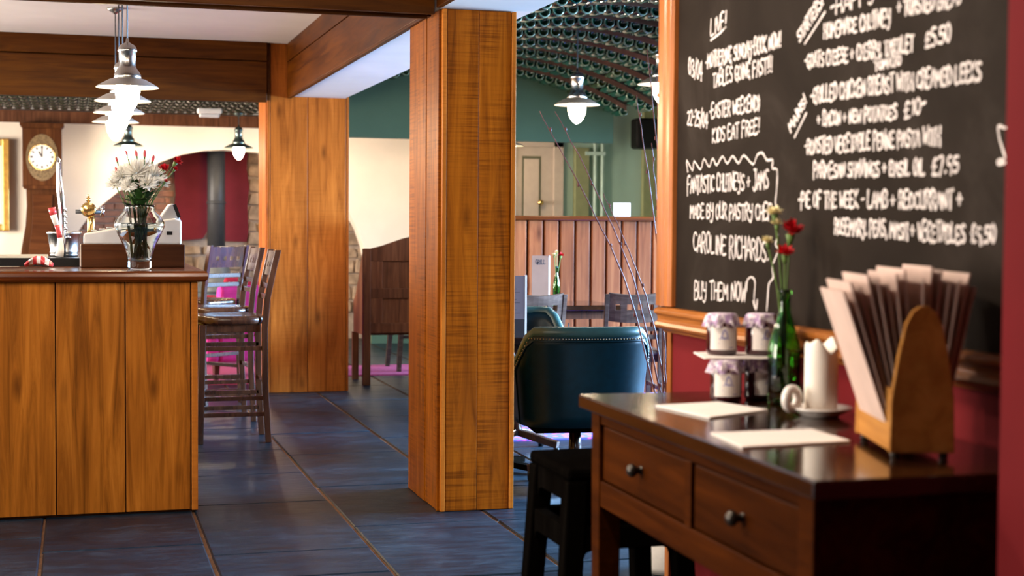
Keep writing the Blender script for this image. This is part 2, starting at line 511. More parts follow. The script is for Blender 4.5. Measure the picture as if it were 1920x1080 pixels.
# ---- ceilings
struct(MB().box(-3.6, 1.55, -1.6, 11.6, 2.66, 2.8).build('ceiling', 'plaster_white'), 'off white plaster ceiling between the timber beams', 'ceiling')
struct(MB().box(-3.6, 2.2, 11.55, 16.9, 2.52, 2.8).build('ceiling_far_bay', 'vault_dark'), 'dark ceiling boards above the far bottle rack', 'ceiling')
struct(MB().box(4.9, 6.7, -1.6, 16.9, 2.62, 2.8).build('ceiling_window_side', 'vault_dark'), 'dark boarded ceiling beside the window wall', 'ceiling')
struct(MB().box(1.98, 4.95, 13.6, 16.9, 2.62, 2.8).build('ceiling_back_room', 'plaster_white'), 'pale ceiling behind the green gable', 'ceiling')
VC, VZ, VR = 3.45, -0.29, 3.0
def arc(r, x):
    return VZ+math.sqrt(r*r-(x-VC)**2)
def vault():
    m = MB(); n = 28; r = VR+0.15
    vs = []
    for y in (-1.6, 13.6):
        for i in range(n+1):
            x = 1.95+(4.95-1.95)*i/n
            vs.append((x, y, arc(r, x)))
    m.add(vs, [(i, i+1, n+2+i, n+1+i) for i in range(n)])
    return struct(m.build('ceiling_vault', 'vault_dark', smooth=True, solid=0.03), 'dark barrel vault behind the rows of bottles', 'ceiling')
VAULT = vault()
ROWS = [6.76+0.64*k for k in range(11)]
for y in ROWS:          # the thin curved lath in front of each row
    m = MB(); n = 26; vs = []
    for (r, yy) in ((VR+0.036, y-0.035), (VR+0.074, y-0.035), (VR+0.074, y-0.023), (VR+0.036, y-0.023)):
        for i in range(n+1):
            x = 1.985+(4.915-1.985)*i/n
            vs.append((x, yy, arc(r, x)))
    fs = []
    for a in range(4):
        b = (a+1) % 4
        fs += [(a*(n+1)+i, a*(n+1)+i+1, b*(n+1)+i+1, b*(n+1)+i) for i in range(n)]
    m.add(vs, fs)
    m.build('lath', 'vault_strip', VAULT)

# ---- walls
def wall_left():
    m = MB(); x0, x1 = -3.7, -3.5
    struct(MB().box(x0, x1, -1.6, 2.5, 0, 2.8).build('wall_left_front', 'wall_maroon'), 'maroon wall left of the viewer', 'wall')  # unseen stretch of wall, coloured dark to cut bounce light
    m.box(x0, x1, 2.5, 16.9, 0, 0.8).box(x0, x1, 2.5, 16.9, 2.2, 2.8)
    y = 2.5
    for (a, b, c, d) in LFILL_WINDOWS:
        m.box(x0, x1, y, a, 0.8, 2.2); y = b
    m.box(x0, x1, y, 16.9, 0.8, 2.2)
    struct(m.build('wall_left', 'plaster_cream'), 'cream plaster wall along the bar side', 'wall')
    for i, (a, b, c, d) in enumerate(LFILL_WINDOWS):  # windows invented around the left fill lights
        w = struct(thing('window_%d' % (i+6), 'sash window with pale blind in the left hand wall', 'window', (-3.6, a, c)))
        MB().box(-0.04, 0.04, 0, b-a, 0, 0.06).box(-0.04, 0.04, 0, b-a, d-c-0.06, d-c).box(-0.04, 0.04, 0, 0.06, 0.06, d-c-0.06).box(-0.04, 0.04, b-a-0.06, b-a, 0.06, d-c-0.06).build('window_frame', 'door_paint', w)
        MB().box(-0.06, -0.045, 0, b-a, 0, d-c).build('blind', 'plaster_cream', w)
wall_left()
struct(MB().box(-3.7, 6.8, -1.8, -1.6, 0, 2.8).build('wall_front', 'wall_maroon'), 'maroon wall behind the viewer', 'wall')
ARCH = [(-0.02, 0.0), (0.0, 1.2), (0.1, 1.345), (0.23, 1.469), (0.497, 1.693), (0.66, 1.825), (0.821, 1.925), (1.039, 2.007), (1.25, 2.05),
        (1.479, 2.066), (1.841, 2.045), (2.15, 1.95), (2.42, 1.80), (2.63, 1.63), (2.801, 1.438), (2.91, 1.23), (2.977, 1.036), (3.02, 0.8), (3.04, 0.0)]
struct(MB().prism([(-3.6, 0)]+ARCH+[(4.45, 0), (4.45, 2.75), (-3.6, 2.75)], 'y', 16.0, 16.25).build('wall_back', 'plaster_cream'),
       'cream plaster back wall with wide arched recess', 'wall')
alc = struct(MB().box(-0.4, 3.5, 16.72, 16.9, 0, 2.5).build('wall_recess', 'mortar'), 'rubble and brick back of the arched fireplace recess', 'wall')
rb = random.Random(3)
for r in range(17):      # brickwork left of the maroon panel
    z = 0.85+r*0.073
    x = -0.05-(0.11 if r % 2 else 0)
    while x < 0.98:
        w = 0.215
        x1 = min(x+w, 1.0+rb.uniform(-0.05, 0.05))
        if x1-x > 0.05:
            d = rb.uniform(0, 0.012)
            MB().box(x, x1-0.012, 16.690+d, 16.74, z, z+0.061).build('brick', 'brick_red', alc, bevel=0.004)
        x += w
def stones(x0, x1, z0, z1, seed):
    r = random.Random(seed)
    z = z0
    while z < z1-0.05:
        h = r.uniform(0.11, 0.19)
        x = x0-r.uniform(0, 0.15)
        while x < x1:
            w = r.uniform(0.16, 0.34)
            xa, xb = max(x, x0), min(x+w, x1)
            if xb-xa > 0.06:
                j = lambda q: r.uniform(-q, q)
                d = r.uniform(0, 0.04)
                ya = 16.66+d
                q = [(xa+0.01+j(.012), z+0.008+j(.012)), (xb-0.01+j(.012), z+0.008+j(.012)), (xb-0.01+j(.015), z+h*0.55+j(.01)), (xb-0.03+j(.015), z+h-0.008+j(.01)), (xa+0.03+j(.015), z+h-0.008+j(.01)), (xa+0.01+j(.012), z+h*0.5)]
                MB().prism(q, 'y', ya, 16.74).build('stone', 'stone', alc, bevel=0.012)
            x += w
        z += h
stones(1.0, 1.98, 0.35, 1.09, 11)
stones(1.80, 3.1, 1.05, 2.1, 12)
stones(1.98, 3.1, 0.3, 1.05, 13)
stones(-0.1, 1.0, 0.2, 0.84, 14)
pan = [(1.01, 1.12), (1.06, 1.10), (1.2, 1.115), (1.30, 1.12), (1.33, 1.16), (1.40, 1.28), (1.45, 1.26), (1.46, 1.10), (1.62, 1.095), (1.78, 1.09), (1.80, 1.2), (1.79, 1.5), (1.81, 1.7), (1.78, 1.9), (1.80, 2.15), (1.02, 2.15), (1.0, 1.9), (1.02, 1.6), (0.99, 1.35)]
MB().prism(pan, 'y', 16.62, 16.73).build('painted_panel', 'wall_maroon', alc)
# green gable in front of the back wall of the vault bay
gab = [(1.98, 2.085), (4.92, 2.085)]+[(4.92-(4.92-1.98)*i/24, arc(VR+0.13, 4.92-(4.92-1.98)*i/24)) for i in range(25)]
struct(MB().prism(gab, 'y', 13.5, 13.6).build('wall_gable', 'wall_teal'), 'dull green arched gable panel under the bottle vault', 'wall')
struct(MB().box(3.05, 4.40, 15.93, 16.0, 0, 0.72).build('trim_4', 'wall_teal'), 'green painted dado low on the back wall', 'trim')
struct(MB().box(4.45, 6.8, 15.5, 15.7, 0, 2.75).build('wall_back_right', 'wall_pale_teal'), 'pale sea green wall behind the boarded partition', 'wall')
struct(MB().box(4.40, 4.50, 15.5, 16.25, 0, 2.75).build('wall_return', 'wall_pale_teal'), 'short pale green wall return beside the door', 'wall')
def wall_right():
    m = MB(); x0, x1 = 6.6, 6.75
    m.box(x0, x1, -1.6, 16.9, 0, 0.8)
    m.box(x0, x1, -1.6, 16.9, 2.1, 2.8)
    y = -1.6
    for (a, b, c, d) in WINDOWS:
        m.box(x0, x1, y, a, 0.8, 2.1); y = b
    m.box(x0, x1, y, 16.9, 0.8, 2.1)
    struct(m.build('wall_right', 'wall_pale_teal'), 'pale green window wall on the daylight side', 'wall')
    for i, (a, b, c, d) in enumerate(WINDOWS):
        w = struct(thing('window_%d' % (i+1), 'tall sash window in the right hand wall', 'window', (x0, a, c)), None)
        MB().box(0.02, 0.10, 0, b-a, 0, 0.06).box(0.02, 0.10, 0, b-a, d-c-0.06, d-c).box(0.02, 0.10, 0, 0.06, 0.06, d-c-0.06).box(0.02, 0.10, b-a-0.06, b-a, 0.06, d-c-0.06).box(0.03, 0.09, 0.06, b-a-0.06, (d-c)/2-0.02, (d-c)/2+0.02).build('window_frame', 'door_paint', w)
        MB().box(0.10, 0.12, 0, b-a, 0, d-c).build('pane', 'window_sky', w)
wall_right()
# window strip on the back wall at the right
w5 = struct(thing('window_5', 'bright window showing past the boarded partition', 'window', (6.15, 15.46, 0.9)))
MB().box(0.03, 0.42, 0.02, 0.035, 0.03, 1.2).build('pane', 'window_sky', w5)
MB().box(0, 0.03, 0, 0.04, 0, 1.23).box(0.03, 0.42, 0, 0.04, 1.2, 1.23).box(0.03, 0.42, 0, 0.04, 0, 0.03).build('window_frame', 'wall_pale_teal', w5)
# door
d1 = struct(thing('door_1', 'beige panelled door with brass knob behind the partition', 'door', (4.53, 15.5, 0)))
MB().box(0, 0.42, -0.04, -0.005, 0, 2.14).build('door_leaf', 'door_paint', d1, bevel=0.004)
for z0, z1 in ((1.15, 2.04), (0.15, 1.0)):
    MB().box(0.065, 0.275, -0.044, -0.04, z0, z1).build('groove', 'door_groove', d1)
    MB().box(0.085, 0.255, -0.050, -0.044, z0+0.03, z1-0.03).build('panel', 'door_paint', d1, bevel=0.004)
MB().box(0.42, 0.53, -0.06, -0.005, 0, 2.2).box(-0.08, 0.0, -0.06, -0.005, 0, 2.2).box(-0.08, 0.53, -0.06, -0.005, 2.14, 2.22).build('door_frame', 'door_paint', d1, bevel=0.004)
MB().lathe([(0.001, 0), (0.02, 0.0), (0.008, 0.02), (0.03, 0.045), (0.03, 0.06), (0.001, 0.07)], seg=12).build('door_knob', 'brass', d1, smooth=True)
for ch in d1.children:
    if ch.name.startswith('door_knob'):
        ch.rotation_euler = (math.radians(90), 0, 0); ch.location = (0.26, -0.045, 1.10+0.44)
struct(MB().box(5.19, 5.345, 15.42, 15.5, 0, 2.14).build('trim_1', 'paint_olive'), 'olive painted pilaster beside the door', 'trim')
struct(MB().box(5.98, 6.15, 15.42, 15.5, 0, 2.6).build('trim_2', 'paint_olive'), 'olive painted window reveal beside the speaker', 'trim')
pp = thing('heating_pipe', 'pair of painted vertical pipes on the green wall', 'pipe', (5.42, 15.44, 0))
for dx in (0, 0.085):
    MB().tube([(dx, 0, 0), (dx, 0, 2.6)], 0.022, 8).build('pipe', 'paint_pipe', pp, smooth=True)
MB().box(-0.12, 0.11, -0.03, 0.05, 2.06, 2.1).build('bracket', 'paint_pipe', pp)

# ---- boxed timber pillar close to the viewer
pil = struct(MB().box(1.578, 1.885, 6.55, 7.15, 0, 2.262).build('pillar', 'pine_bar'), 'boxed pillar of rough sawn orange brown boards', 'pillar')
for a, b, mt in ((1.566, 1.586, 'pine_edge'), (1.5885, 1.735, 'pine_saw'), (1.7365, 1.885, 'pine_saw'), (1.8875, 1.908, 'pine_edge')):
    y = 6.522 if mt == 'pine_edge' else 6.527
    MB().box(a, b, y, 6.55, 0, 2.26).build('plank', mt, pil, bevel=0.003)
for a, b, dx in ((6.527, 6.575, 0), (6.577, 6.80, 0.004), (6.802, 6.97, 0), (6.972, 7.168, 0.003)):
    MB().box(1.553+dx, 1.578, a+(0.0235 if a < 6.53 else 0), b, 0, 2.26).build('plank', 'pine_saw', pil, bevel=0.003)
MB().box(1.885, 1.908, 6.552, 7.168, 0, 2.26).build('plank', 'pine_saw', pil, bevel=0.003)

# ---- far boxed column
colm = struct(MB().box(1.40, 1.995, 11.48, 11.95, 0, 2.66).build('pillar_far', 'pine_far'), 'wide boxed column of orange pine boards past the stools', 'pillar')
for a, b in ((1.383, 1.405), (1.408, 1.690), (1.695, 1.985), (1.988, 2.009)):
    MB().box(a, b, 11.45, 11.48, 0, 2.66).build('plank', 'pine_far', colm, bevel=0.003)
for a, b in ((11.482, 11.7), (11.703, 11.95)):
    MB().box(1.375, 1.40, a, b, 0, 2.66).build('plank', 'pine_far', colm, bevel=0.003)

# ---- beams
by = struct(MB().box(1.56, 1.98, -1.6, 11.45, 2.262, 2.8).build('beam_along', 'plaster_white'), 'long boxed beam with white soffit and timber side', 'beam')
for z0, z1, x in ((2.262, 2.52, 1.535), (2.524, 2.66, 1.530)):
    for a, b in ((-1.6, 3.0), (3.0, 6.52), (6.72, 11.45)):
        MB().box(x, 1.56, a, b, z0, z1).build('board', 'beam_y', by, bevel=0.003)
MB().box(1.538, 1.565, 6.72, 11.45, 2.25, 2.262).build('edge_strip', 'beam_y', by)
bn = struct(MB().box(-3.5, 1.53, 6.56, 6.68, 2.25, 2.66).build('beam_across_near', 'beam_x'), 'dark timber beam across the near end of the bar ceiling', 'beam')
for y0, y1 in ((6.53, 6.56), (6.68, 6.71)):
    MB().box(-3.5, 1.53, y0, y1, 2.235, 2.66).build('board', 'beam_x', bn, bevel=0.003)
bf = struct(MB().box(-3.5, 1.40, 11.43, 11.55, 2.23, 2.66).build('beam_across_far', 'beam_x'), 'deep two board timber beam above the far bay', 'beam')
for z0, z1, y in ((2.21, 2.515, 11.40), (2.522, 2.66, 11.39)):
    MB().box(-3.5, 1.375, y, 11.43, z0, z1).build('board', 'beam_x', bf, bevel=0.004)

# ---- the chalkboard wall and the red pilaster beside the viewer
struct(MB().box(1.70, 1.86, 1.2, 4.13, 0, 2.262).build('wall_chalkboard_side', 'wall_red'), 'dusky red wall behind the chalkboard and side table', 'wall')
struct(MB().box(1.452, 1.95, 0.8, 2.12, 0, 2.262).build('wall_pilaster', 'wall_red'), 'red wall pilaster at the right edge', 'wall')
struct(MB().box(1.694, 1.866, 4.13, 4.16, 0, 2.262).build('trim_3', 'frame_vert'), 'orange wood trim on the end of the red wall', 'trim')

# ---- boarded partition
par = struct(MB().box(2.5, 4.9, 10.83, 10.9, 0, 1.335).build('wall_partition', 'settle_wood'), 'low partition of upright pine boards with dark cap rail', 'partition')
for i in range(19):
    x = 2.5+i*0.126
    MB().box(x+0.009, x+0.120, 10.795+random.uniform(0, .006), 10.83, 0, 1.335).build('plank', 'tongue_board', par, bevel=0.008)
MB().box(2.5, 4.9, 10.76, 10.93, 1.335, 1.368).build('cap_rail', 'bar_top', par, bevel=0.006)
# skirting of the back wall
struct(MB().box(-3.5, -0.03, 15.97, 16.0, 0, 0.15).build('baseboard_back', 'box_wood'), 'dark skirting board along the back wall', 'baseboard')

# ================================================================== BAR
BAR_T = 1.085
bar = thing('bar_counter', 'long timber bar counter clad in wide brown boards', 'bar counter')
MB().box(-3.4, 0.485, 6.825, 7.45, 0, 1.034).box(-0.15, 0.485, 7.45, 10.9, 0, 1.034).build('carcass', 'box_wood', bar)
x = 0.48
edges = [0.481, 0.197, -0.098]
while edges[-1] > -3.3: edges.append(edges[-1]-0.295)
for b, a in zip(edges, edges[1:]):
    MB().box(a+0.0022, b-0.0022, 6.80, 6.825, 0.012, 1.034).build('plank', 'pine_bar', bar, bevel=0.0025)
MB().box(0.484, 0.512, 6.797, 6.83, 0.008, 1.034).build('corner_strip', 'pine_edge', bar, bevel=0.003)
y = 6.832
while y < 10.85:
    MB().box(0.485, 0.510, y, y+0.29, 0.012, 1.034).build('plank', 'pine_bar', bar, bevel=0.0025)
    y += 0.2945
def counter_top():
    # moulded edge: outline profile swept along front and right edges
    prof = [(0.0, 1.034), (0.030, 1.036), (0.042, 1.046), (0.046, 1.060), (0.044, 1.074), (0.034, 1.083), (0.0, BAR_T)]
    m = MB()
    vs = []; n = len(prof)
    for d, z in prof: vs.append((-3.4, 6.805-d, z))
    for d, z in prof: vs.append((0.51+d, 6.805-d, z))
    for d, z in prof: vs.append((0.51+d, 10.92, z))
    fs = []
    for i in range(n-1):
        fs += [(i, i+1, n+i+1, n+i), (n+i, n+i+1, 2*n+i+1, 2*n+i)]
    m.add(vs, fs)
    m.box(-3.4, 0.51, 6.805, 7.45, 1.034, BAR_T-0.0003)
    m.box(-0.17, 0.51, 7.45, 10.92, 1.034, BAR_T-0.0003)
    return m.build('countertop', 'bar_top', bar, smooth=False)
counter_top()

# ------------------------------------------------------------------ chalkboard with its writing
cb = thing('chalkboard', 'large chalkboard menu in moulded wood frame on the red wall', 'chalkboard', (0, 0, 0))
MB().box(1.668, 1.70, 2.12, 4.05, 1.05, 2.25).build('board', 'chalkboard', cb)
def moulding(name, mat, pts):
    return MB().prism(pts, 'y', 2.12, 4.135).build(name, mat, cb, bevel=0.002)
moulding('bottom_frame', 'frame_wood', [(1.70, 0.985), (1.672, 0.985), (1.668, 0.992), (1.648, 0.998), (1.642, 1.006), (1.646, 1.016), (1.652, 1.022), (1.650, 1.036), (1.640, 1.042), (1.640, 1.052), (1.652, 1.060), (1.700, 1.064)])
MB().prism([(1.70, 4.135), (1.650, 4.135), (1.642, 4.125), (1.642, 4.085), (1.648, 4.075), (1.646, 4.045), (1.655, 4.035), (1.70, 4.035)], 'z', 1.064, 2.25).build('side_frame', 'frame_vert', cb, bevel=0.002)
MB().box(1.645, 1.70, 2.12, 4.035, 2.2, 2.25).build('top_frame', 'frame_wood', cb)

FONT = {
'A': ('0,0 1.6,6 3,0', '.6,2 2.6,2.2'), 'B': ('.2,0 .2,6 2,6 2.6,5 2,3.3 .2,3.2', '2,3.3 3,2.2 2.4,.2 .2,0'), 'C': ('2.9,5 2,6 .8,5.4 .2,3 .8,.6 2,0 3,.9',),
'D': ('.2,0 .3,6 1.8,5.8 3,3.6 2.4,1 .2,0',), 'E': ('2.6,6 .3,5.9 .2,0 2.7,.1', '.3,3.1 2.1,3.2'), 'F': ('2.7,6 .3,5.8 .2,-.6', '.3,3.1 2.1,3.3'),
'G': ('2.8,5.2 1.8,6 .6,5 .2,2.6 1,.2 2.2,.2 2.8,2.4 1.6,2.4', '2.8,2.4 2.8,-.8'), 'H': ('.3,6 .2,0', '2.7,6.1 2.8,-.3', '.3,3 2.7,3.2'), 'I': ('.8,6 .8,0',),
'J': ('2.4,6 2.4,1 1.4,-.6 .2,.4', '1,6 3,6'), 'K': ('.3,6 .2,0', '2.6,6 .3,2.8 2.9,-.2'), 'L': ('.4,6 .2,.1 2.6,.2',), 'M': ('.1,0 .5,6 1.7,2 3,6 3.4,0',),
'N': ('.2,0 .3,5.8 2.5,.2 2.7,6.2',), 'O': ('1.5,6 .4,5 .2,2 1.2,0 2.4,.8 2.8,3.6 2.1,5.6 1.5,6',), 'P': ('.3,-.8 .3,6 2.2,5.8 2.7,4.4 2,3 .3,2.8',),
'R': ('.3,-.3 .3,6 2.2,5.8 2.6,4.6 1.8,3.2 .4,3', '1,3 2.9,-.4'), 'S': ('2.7,5.4 1.6,6 .4,5 .8,3.6 2.4,2.4 2.6,.9 1.4,0 .2,.7',), 'T': ('1.5,6 1.5,-.3', '0,5.9 3,6.1'),
'U': ('.2,6 .3,1.2 1.3,0 2.5,.8 2.7,6', '2.7,2 2.9,0'), 'V': ('.1,6 1.5,0 2.9,6.2',), 'W': ('.1,6 .9,0 1.9,4.4 2.8,0 3.6,6.3',), 'X': ('.2,6 2.8,0', '2.8,6 .2,0'),
'Y': ('.2,6 .5,3.3 2.3,3', '2.7,6 2.5,1 1.5,-1.4 .4,-.8'), 'Z': ('.2,6 2.8,6 .2,0 2.9,.1',),
'0': ('1.4,6 .4,5 .2,2 1.2,0 2.2,.8 2.6,3.6 1.9,5.6 1.4,6',), '1': ('.6,4.8 1.3,6 1.3,0',), '2': ('.3,5 1.4,6 2.5,5 2,3 .2,.1 2.7,.2',), '3': ('.4,5.6 1.8,6 2.4,4.6 1.2,3.2 2.6,2 1.8,.1 .2,.4',),
'4': ('1.8,-.3 2,6 .1,2 2.8,2.1',), '5': ('2.6,6 .6,6 .4,3.4 2,3.6 2.6,1.8 1.6,0 .2,.5',), '7': ('.2,6 2.7,6 1,-.4',), '9': ('2.5,5.2 1.3,6 .3,4.6 1,3 2.4,3.6 2.5,5.2 2.2,-.4',),
'£': ('2.5,5.2 1.7,6 .9,5 .9,1 .1,.1 2.8,.2', '.2,3 2.1,3.1'), '+': ('1.3,4.6 1.3,1.4', '.1,3 2.6,3.1'), '-': ('.2,2.9 1.6,3.1',), '.': ('.4,.1 .7,.5',), ',': ('.7,.6 .3,-.9',),
'!': ('.9,6.2 .6,2', '.5,.3 .6,.6'), '/': ('.1,-1 1.9,6.6',), '(': ('1.2,6.4 .4,3.2 1.2,-.4',), ')': ('.3,6.4 1.2,3.2 .2,-.4',), 'o': ('1.1,3.8 .3,2.6 .6,.4 1.6,.2 2.1,2 1.1,3.8',), 'G2': ()}
WIDE = {'M': 4.0, 'W': 4.2, 'I': 1.6, '.': 1.3, ',': 1.4, '!': 1.6, '-': 2.2, '1': 2.2, '/': 2.2, ' ': 2.0, '(': 1.8, ')': 1.8}
def stroke_lines(text, jit=0.25, rnd=random):
    """handwriting as 2D polylines in a 6-unit-high space; returns lines and width"""
    x = 0; out = []
    for ch in text:
        s = rnd.uniform(0.9, 1.12); dy = rnd.uniform(-0.35, 0.35)
        for st in FONT.get(ch, ()):
            pts = []
            for q in st.split():
                a, b = q.split(',')
                pts.append((x+float(a)*1.0+rnd.uniform(-jit, jit)*0.4, float(b)*s+dy+rnd.uniform(-jit, jit)*0.5))
            out.append(pts)
        x += WIDE.get(ch, 3.4)
    return out, x
def ribbon(m, pts, w, P, lift=0.0):
    """flat chalk stroke; pts 2D, P maps 2D -> 3D"""
    pts = [Vector(p) for p in pts]
    if len(pts) > 2:
        q = smooth_path([(p.x, p.y, 0) for p in pts], 3)
        pts = [Vector((p.x, p.y)) for p in q]
    vs = []
    for i, p in enumerate(pts):
        d = pts[min(i+1, len(pts)-1)]-pts[max(i-1, 0)]
        if d.length < 1e-9: d = Vector((1, 0))
        d.normalize(); n = Vector((-d.y, d.x))*w/2*(0.75+0.5*random.random())
        e = d*w*0.4*(-1 if i == 0 else (1 if i == len(pts)-1 else 0))
        vs += [P(p+e+n), P(p+e-n)]
    fs = [(2*i, 2*i+1, 2*i+3, 2*i+2) for i in range(len(pts)-1)]
    m.add(vs, fs)
BX = 1.6668
def chalk_line(text, y0, z0, y1, z1, h, w=0.0062):
    lines, width = stroke_lines(text)
    L = math.hypot(y1-y0, z1-z0)
    u = Vector(((y1-y0)/L, (z1-z0)/L)); v = Vector((0, 1.0))
    if abs(u.y) > 0.35: v = Vector((u.y, -u.x)) if u.x < 0 else Vector((-u.y, u.x))
    if v.y < 0 and abs(u.y) <= 0.35: v = -v
    m = MB()
    def P(p):
        q = u*p.x + v*p.y
        return (BX, y0+q.x, z0+q.y)
    for ln in lines:
        ribbon(m, [(a/width*L, b/6*h) for a, b in ln], w, P)
    o = m.build('chalk_writing', 'chalk', cb)
    return o
def chalk_poly(pts, w=0.0055):
    m = MB()
    ribbon(m, pts, w, lambda p: (BX-0.0003, p.x, p.y))
    return m.build('chalk_mark', 'chalk', cb)
for t in [
('LIVE!', 3.806, 1.823, 3.697, 1.829, 0.044), ('03/04', 3.956, 1.729, 3.854, 1.705, 0.051), ('-MOTHERING SUNDAY-BOOK NOW!', 3.836, 1.735, 3.372, 1.742, 0.038),
('TABLES GOING FAST!!!', 3.784, 1.681, 3.418, 1.686, 0.038), ('22-25/04', 3.96, 1.59, 3.813, 1.572, 0.042), ('-EASTER WEEKEND)', 3.806, 1.595, 3.488, 1.597, 0.036),
('KIDS EAT FREE!', 3.783, 1.527, 3.486, 1.539, 0.034), ('FANTASTIC CHUTNEYS + JAMS', 3.954, 1.393, 3.43, 1.397, 0.044), ('MADE BY OUR PASTRY CHEF', 3.932, 1.323, 3.409, 1.317, 0.038),
('CAROLINE RICHARDS.', 3.907, 1.23, 3.424, 1.212, 0.05), ('BUY THEM NOW', 3.895, 1.095, 3.551, 1.105, 0.045)]:
    chalk_line(*t, w=0.0056)
for t in [
('STARTERS!', 3.276, 1.742, 3.155, 1.82, 0.028), ('-HAPPY', 3.123, 1.785, 2.92, 1.799, 0.034), ('HOMEMADE CHUTNEY', 3.155, 1.738, 2.855, 1.733, 0.032),
('+ TOASTED BREAD', 2.83, 1.747, 2.59, 1.738, 0.031), ('-GOATS CHEESE + CHERRY, TARTLET', 3.246, 1.678, 2.76, 1.666, 0.031), ('£5.50', 2.719, 1.669, 2.622, 1.671, 0.032),
('TOMATO', 2.921, 1.64, 2.809, 1.644, 0.019), ('MAINS!', 3.314, 1.529, 3.23, 1.598, 0.024), ('-GRILLED CHICKEN BREAST WITH CREAMED LEEKS', 3.214, 1.594, 2.516, 1.584, 0.034),
('+ BACON + NEW POTATOES', 3.18, 1.537, 2.822, 1.53, 0.028), ('£10-', 2.795, 1.529, 2.709, 1.541, 0.03), ('-ROASTED VEGETABLE PENNE PASTA WITH', 3.24, 1.474, 2.653, 1.468, 0.033),
('PARMESAN SHAVINGS + BASIL OIL', 3.195, 1.417, 2.708, 1.408, 0.031), ('£7.95', 2.684, 1.407, 2.585, 1.41, 0.033), ('-PIE OF THE WEEK - LAMB + REDCURRANT +', 3.269, 1.347, 2.571, 1.339, 0.033),
('ROSEMARY. PEAS, MASH + VEGETABLES', 3.089, 1.285, 2.559, 1.271, 0.034), ('£9.50', 2.541, 1.271, 2.457, 1.272, 0.032)]:
    chalk_line(*t, w=0.0058)
for p in [[(3.802, 1.808), (3.732, 1.822)], [(3.248, 1.736), (3.149, 1.798)], [(3.294, 1.516), (3.235, 1.57)],
 [(3.952, 1.454), (3.961, 1.487), (3.917, 1.456), (3.907, 1.482), (3.861, 1.457), (3.839, 1.486), (3.802, 1.462), (3.778, 1.485), (3.752, 1.465), (3.714, 1.488), (3.683, 1.467), (3.649, 1.486), (3.612, 1.465), (3.58, 1.485), (3.524, 1.459), (3.5, 1.482), (3.469, 1.486), (3.444, 1.467), (3.411, 1.466), (3.413, 1.445), (3.386, 1.441), (3.385, 1.399), (3.392, 1.359), (3.377, 1.339)],
 [(3.372, 1.28), (3.389, 1.256), (3.374, 1.24), (3.405, 1.199), (3.398, 1.173), (3.422, 1.156), (3.427, 1.125), (3.432, 1.088)],
 [(3.552, 1.133), (3.547, 1.161), (3.521, 1.169), (3.502, 1.156), (3.507, 1.114), (3.494, 1.085)], [(3.513, 1.107), (3.494, 1.085), (3.488, 1.112)],
 [(2.421, 1.511), (2.432, 1.487), (2.458, 1.492), (2.453, 1.466), (2.435, 1.431), (2.457, 1.428), (2.455, 1.42), (2.422, 1.422), (2.424, 1.397), (2.43, 1.379)]]:
    chalk_poly(p)

# ------------------------------------------------------------------ side table under the chalkboard
T = 0.88
tb = thing('side_table', 'dark brown two drawer side table against the red wall', 'table', (1.165, 2.215, 0), math.radians(-1.2))
# local: x 0..0.50 (towards the wall), y 0..1.29 (away from the viewer)
MB().box(0, 0.505, 0, 1.29, T-0.033, T).build('table_top', 'table_top', tb, bevel=0.004)
for px_, py_ in ((0.05, 0.07), (0.05, 1.215), (0.455, 0.07), (0.455, 1.215)):
    MB().taper((px_, py_, 0), (px_, py_, T-0.033), 0.05, 0.06).build('leg', 'table_body', tb, bevel=0.003)
MB().box(0.035, 0.485, 0.04, 0.06, 0.60, T-0.033).build('end_panel', 'table_body', tb)
MB().box(0.035, 0.485, 1.225, 1.245, 0.60, T-0.033).build('end_panel', 'table_body', tb)
MB().box(0.47, 0.485, 0.06, 1.225, 0.60, T-0.033).build('back_panel', 'table_body', tb)
MB().box(0.024, 0.05, 0.1, 1.185, T-0.062, T-0.033).build('front_rail', 'table_body', tb, bevel=0.002)
MB().box(0.024, 0.05, 0.1, 1.185, 0.618, 0.68).build('bottom_rail', 'table_body', tb, bevel=0.002)
MB().box(0.05, 0.46, 0.1, 1.185, 0.618, 0.63).build('underside', 'table_body', tb)
MB().box(0.024, 0.05, 0.60, 0.635, 0.68, T-0.062).build('divider', 'table_body', tb, bevel=0.002)
for a, b in ((0.103, 0.597), (0.638, 1.182)):
    dr = MB().box(0.029, 0.05, a+0.004, b-0.004, 0.684, T-0.066).build('drawer', 'table_body', tb, bevel=0.003)
    kn = MB().lathe([(0.001, 0.034), (0.008, 0.033), (0.0145, 0.027), (0.0155, 0.020), (0.011, 0.013), (0.007, 0.009), (0.010, 0.0), (0.013, -0.001)], seg=14).build('knob', 'knob_pewter', dr, smooth=True)
    kn.rotation_euler = (0, math.radians(-90), 0); kn.location = (0.029, (a+b)/2, 0.75)

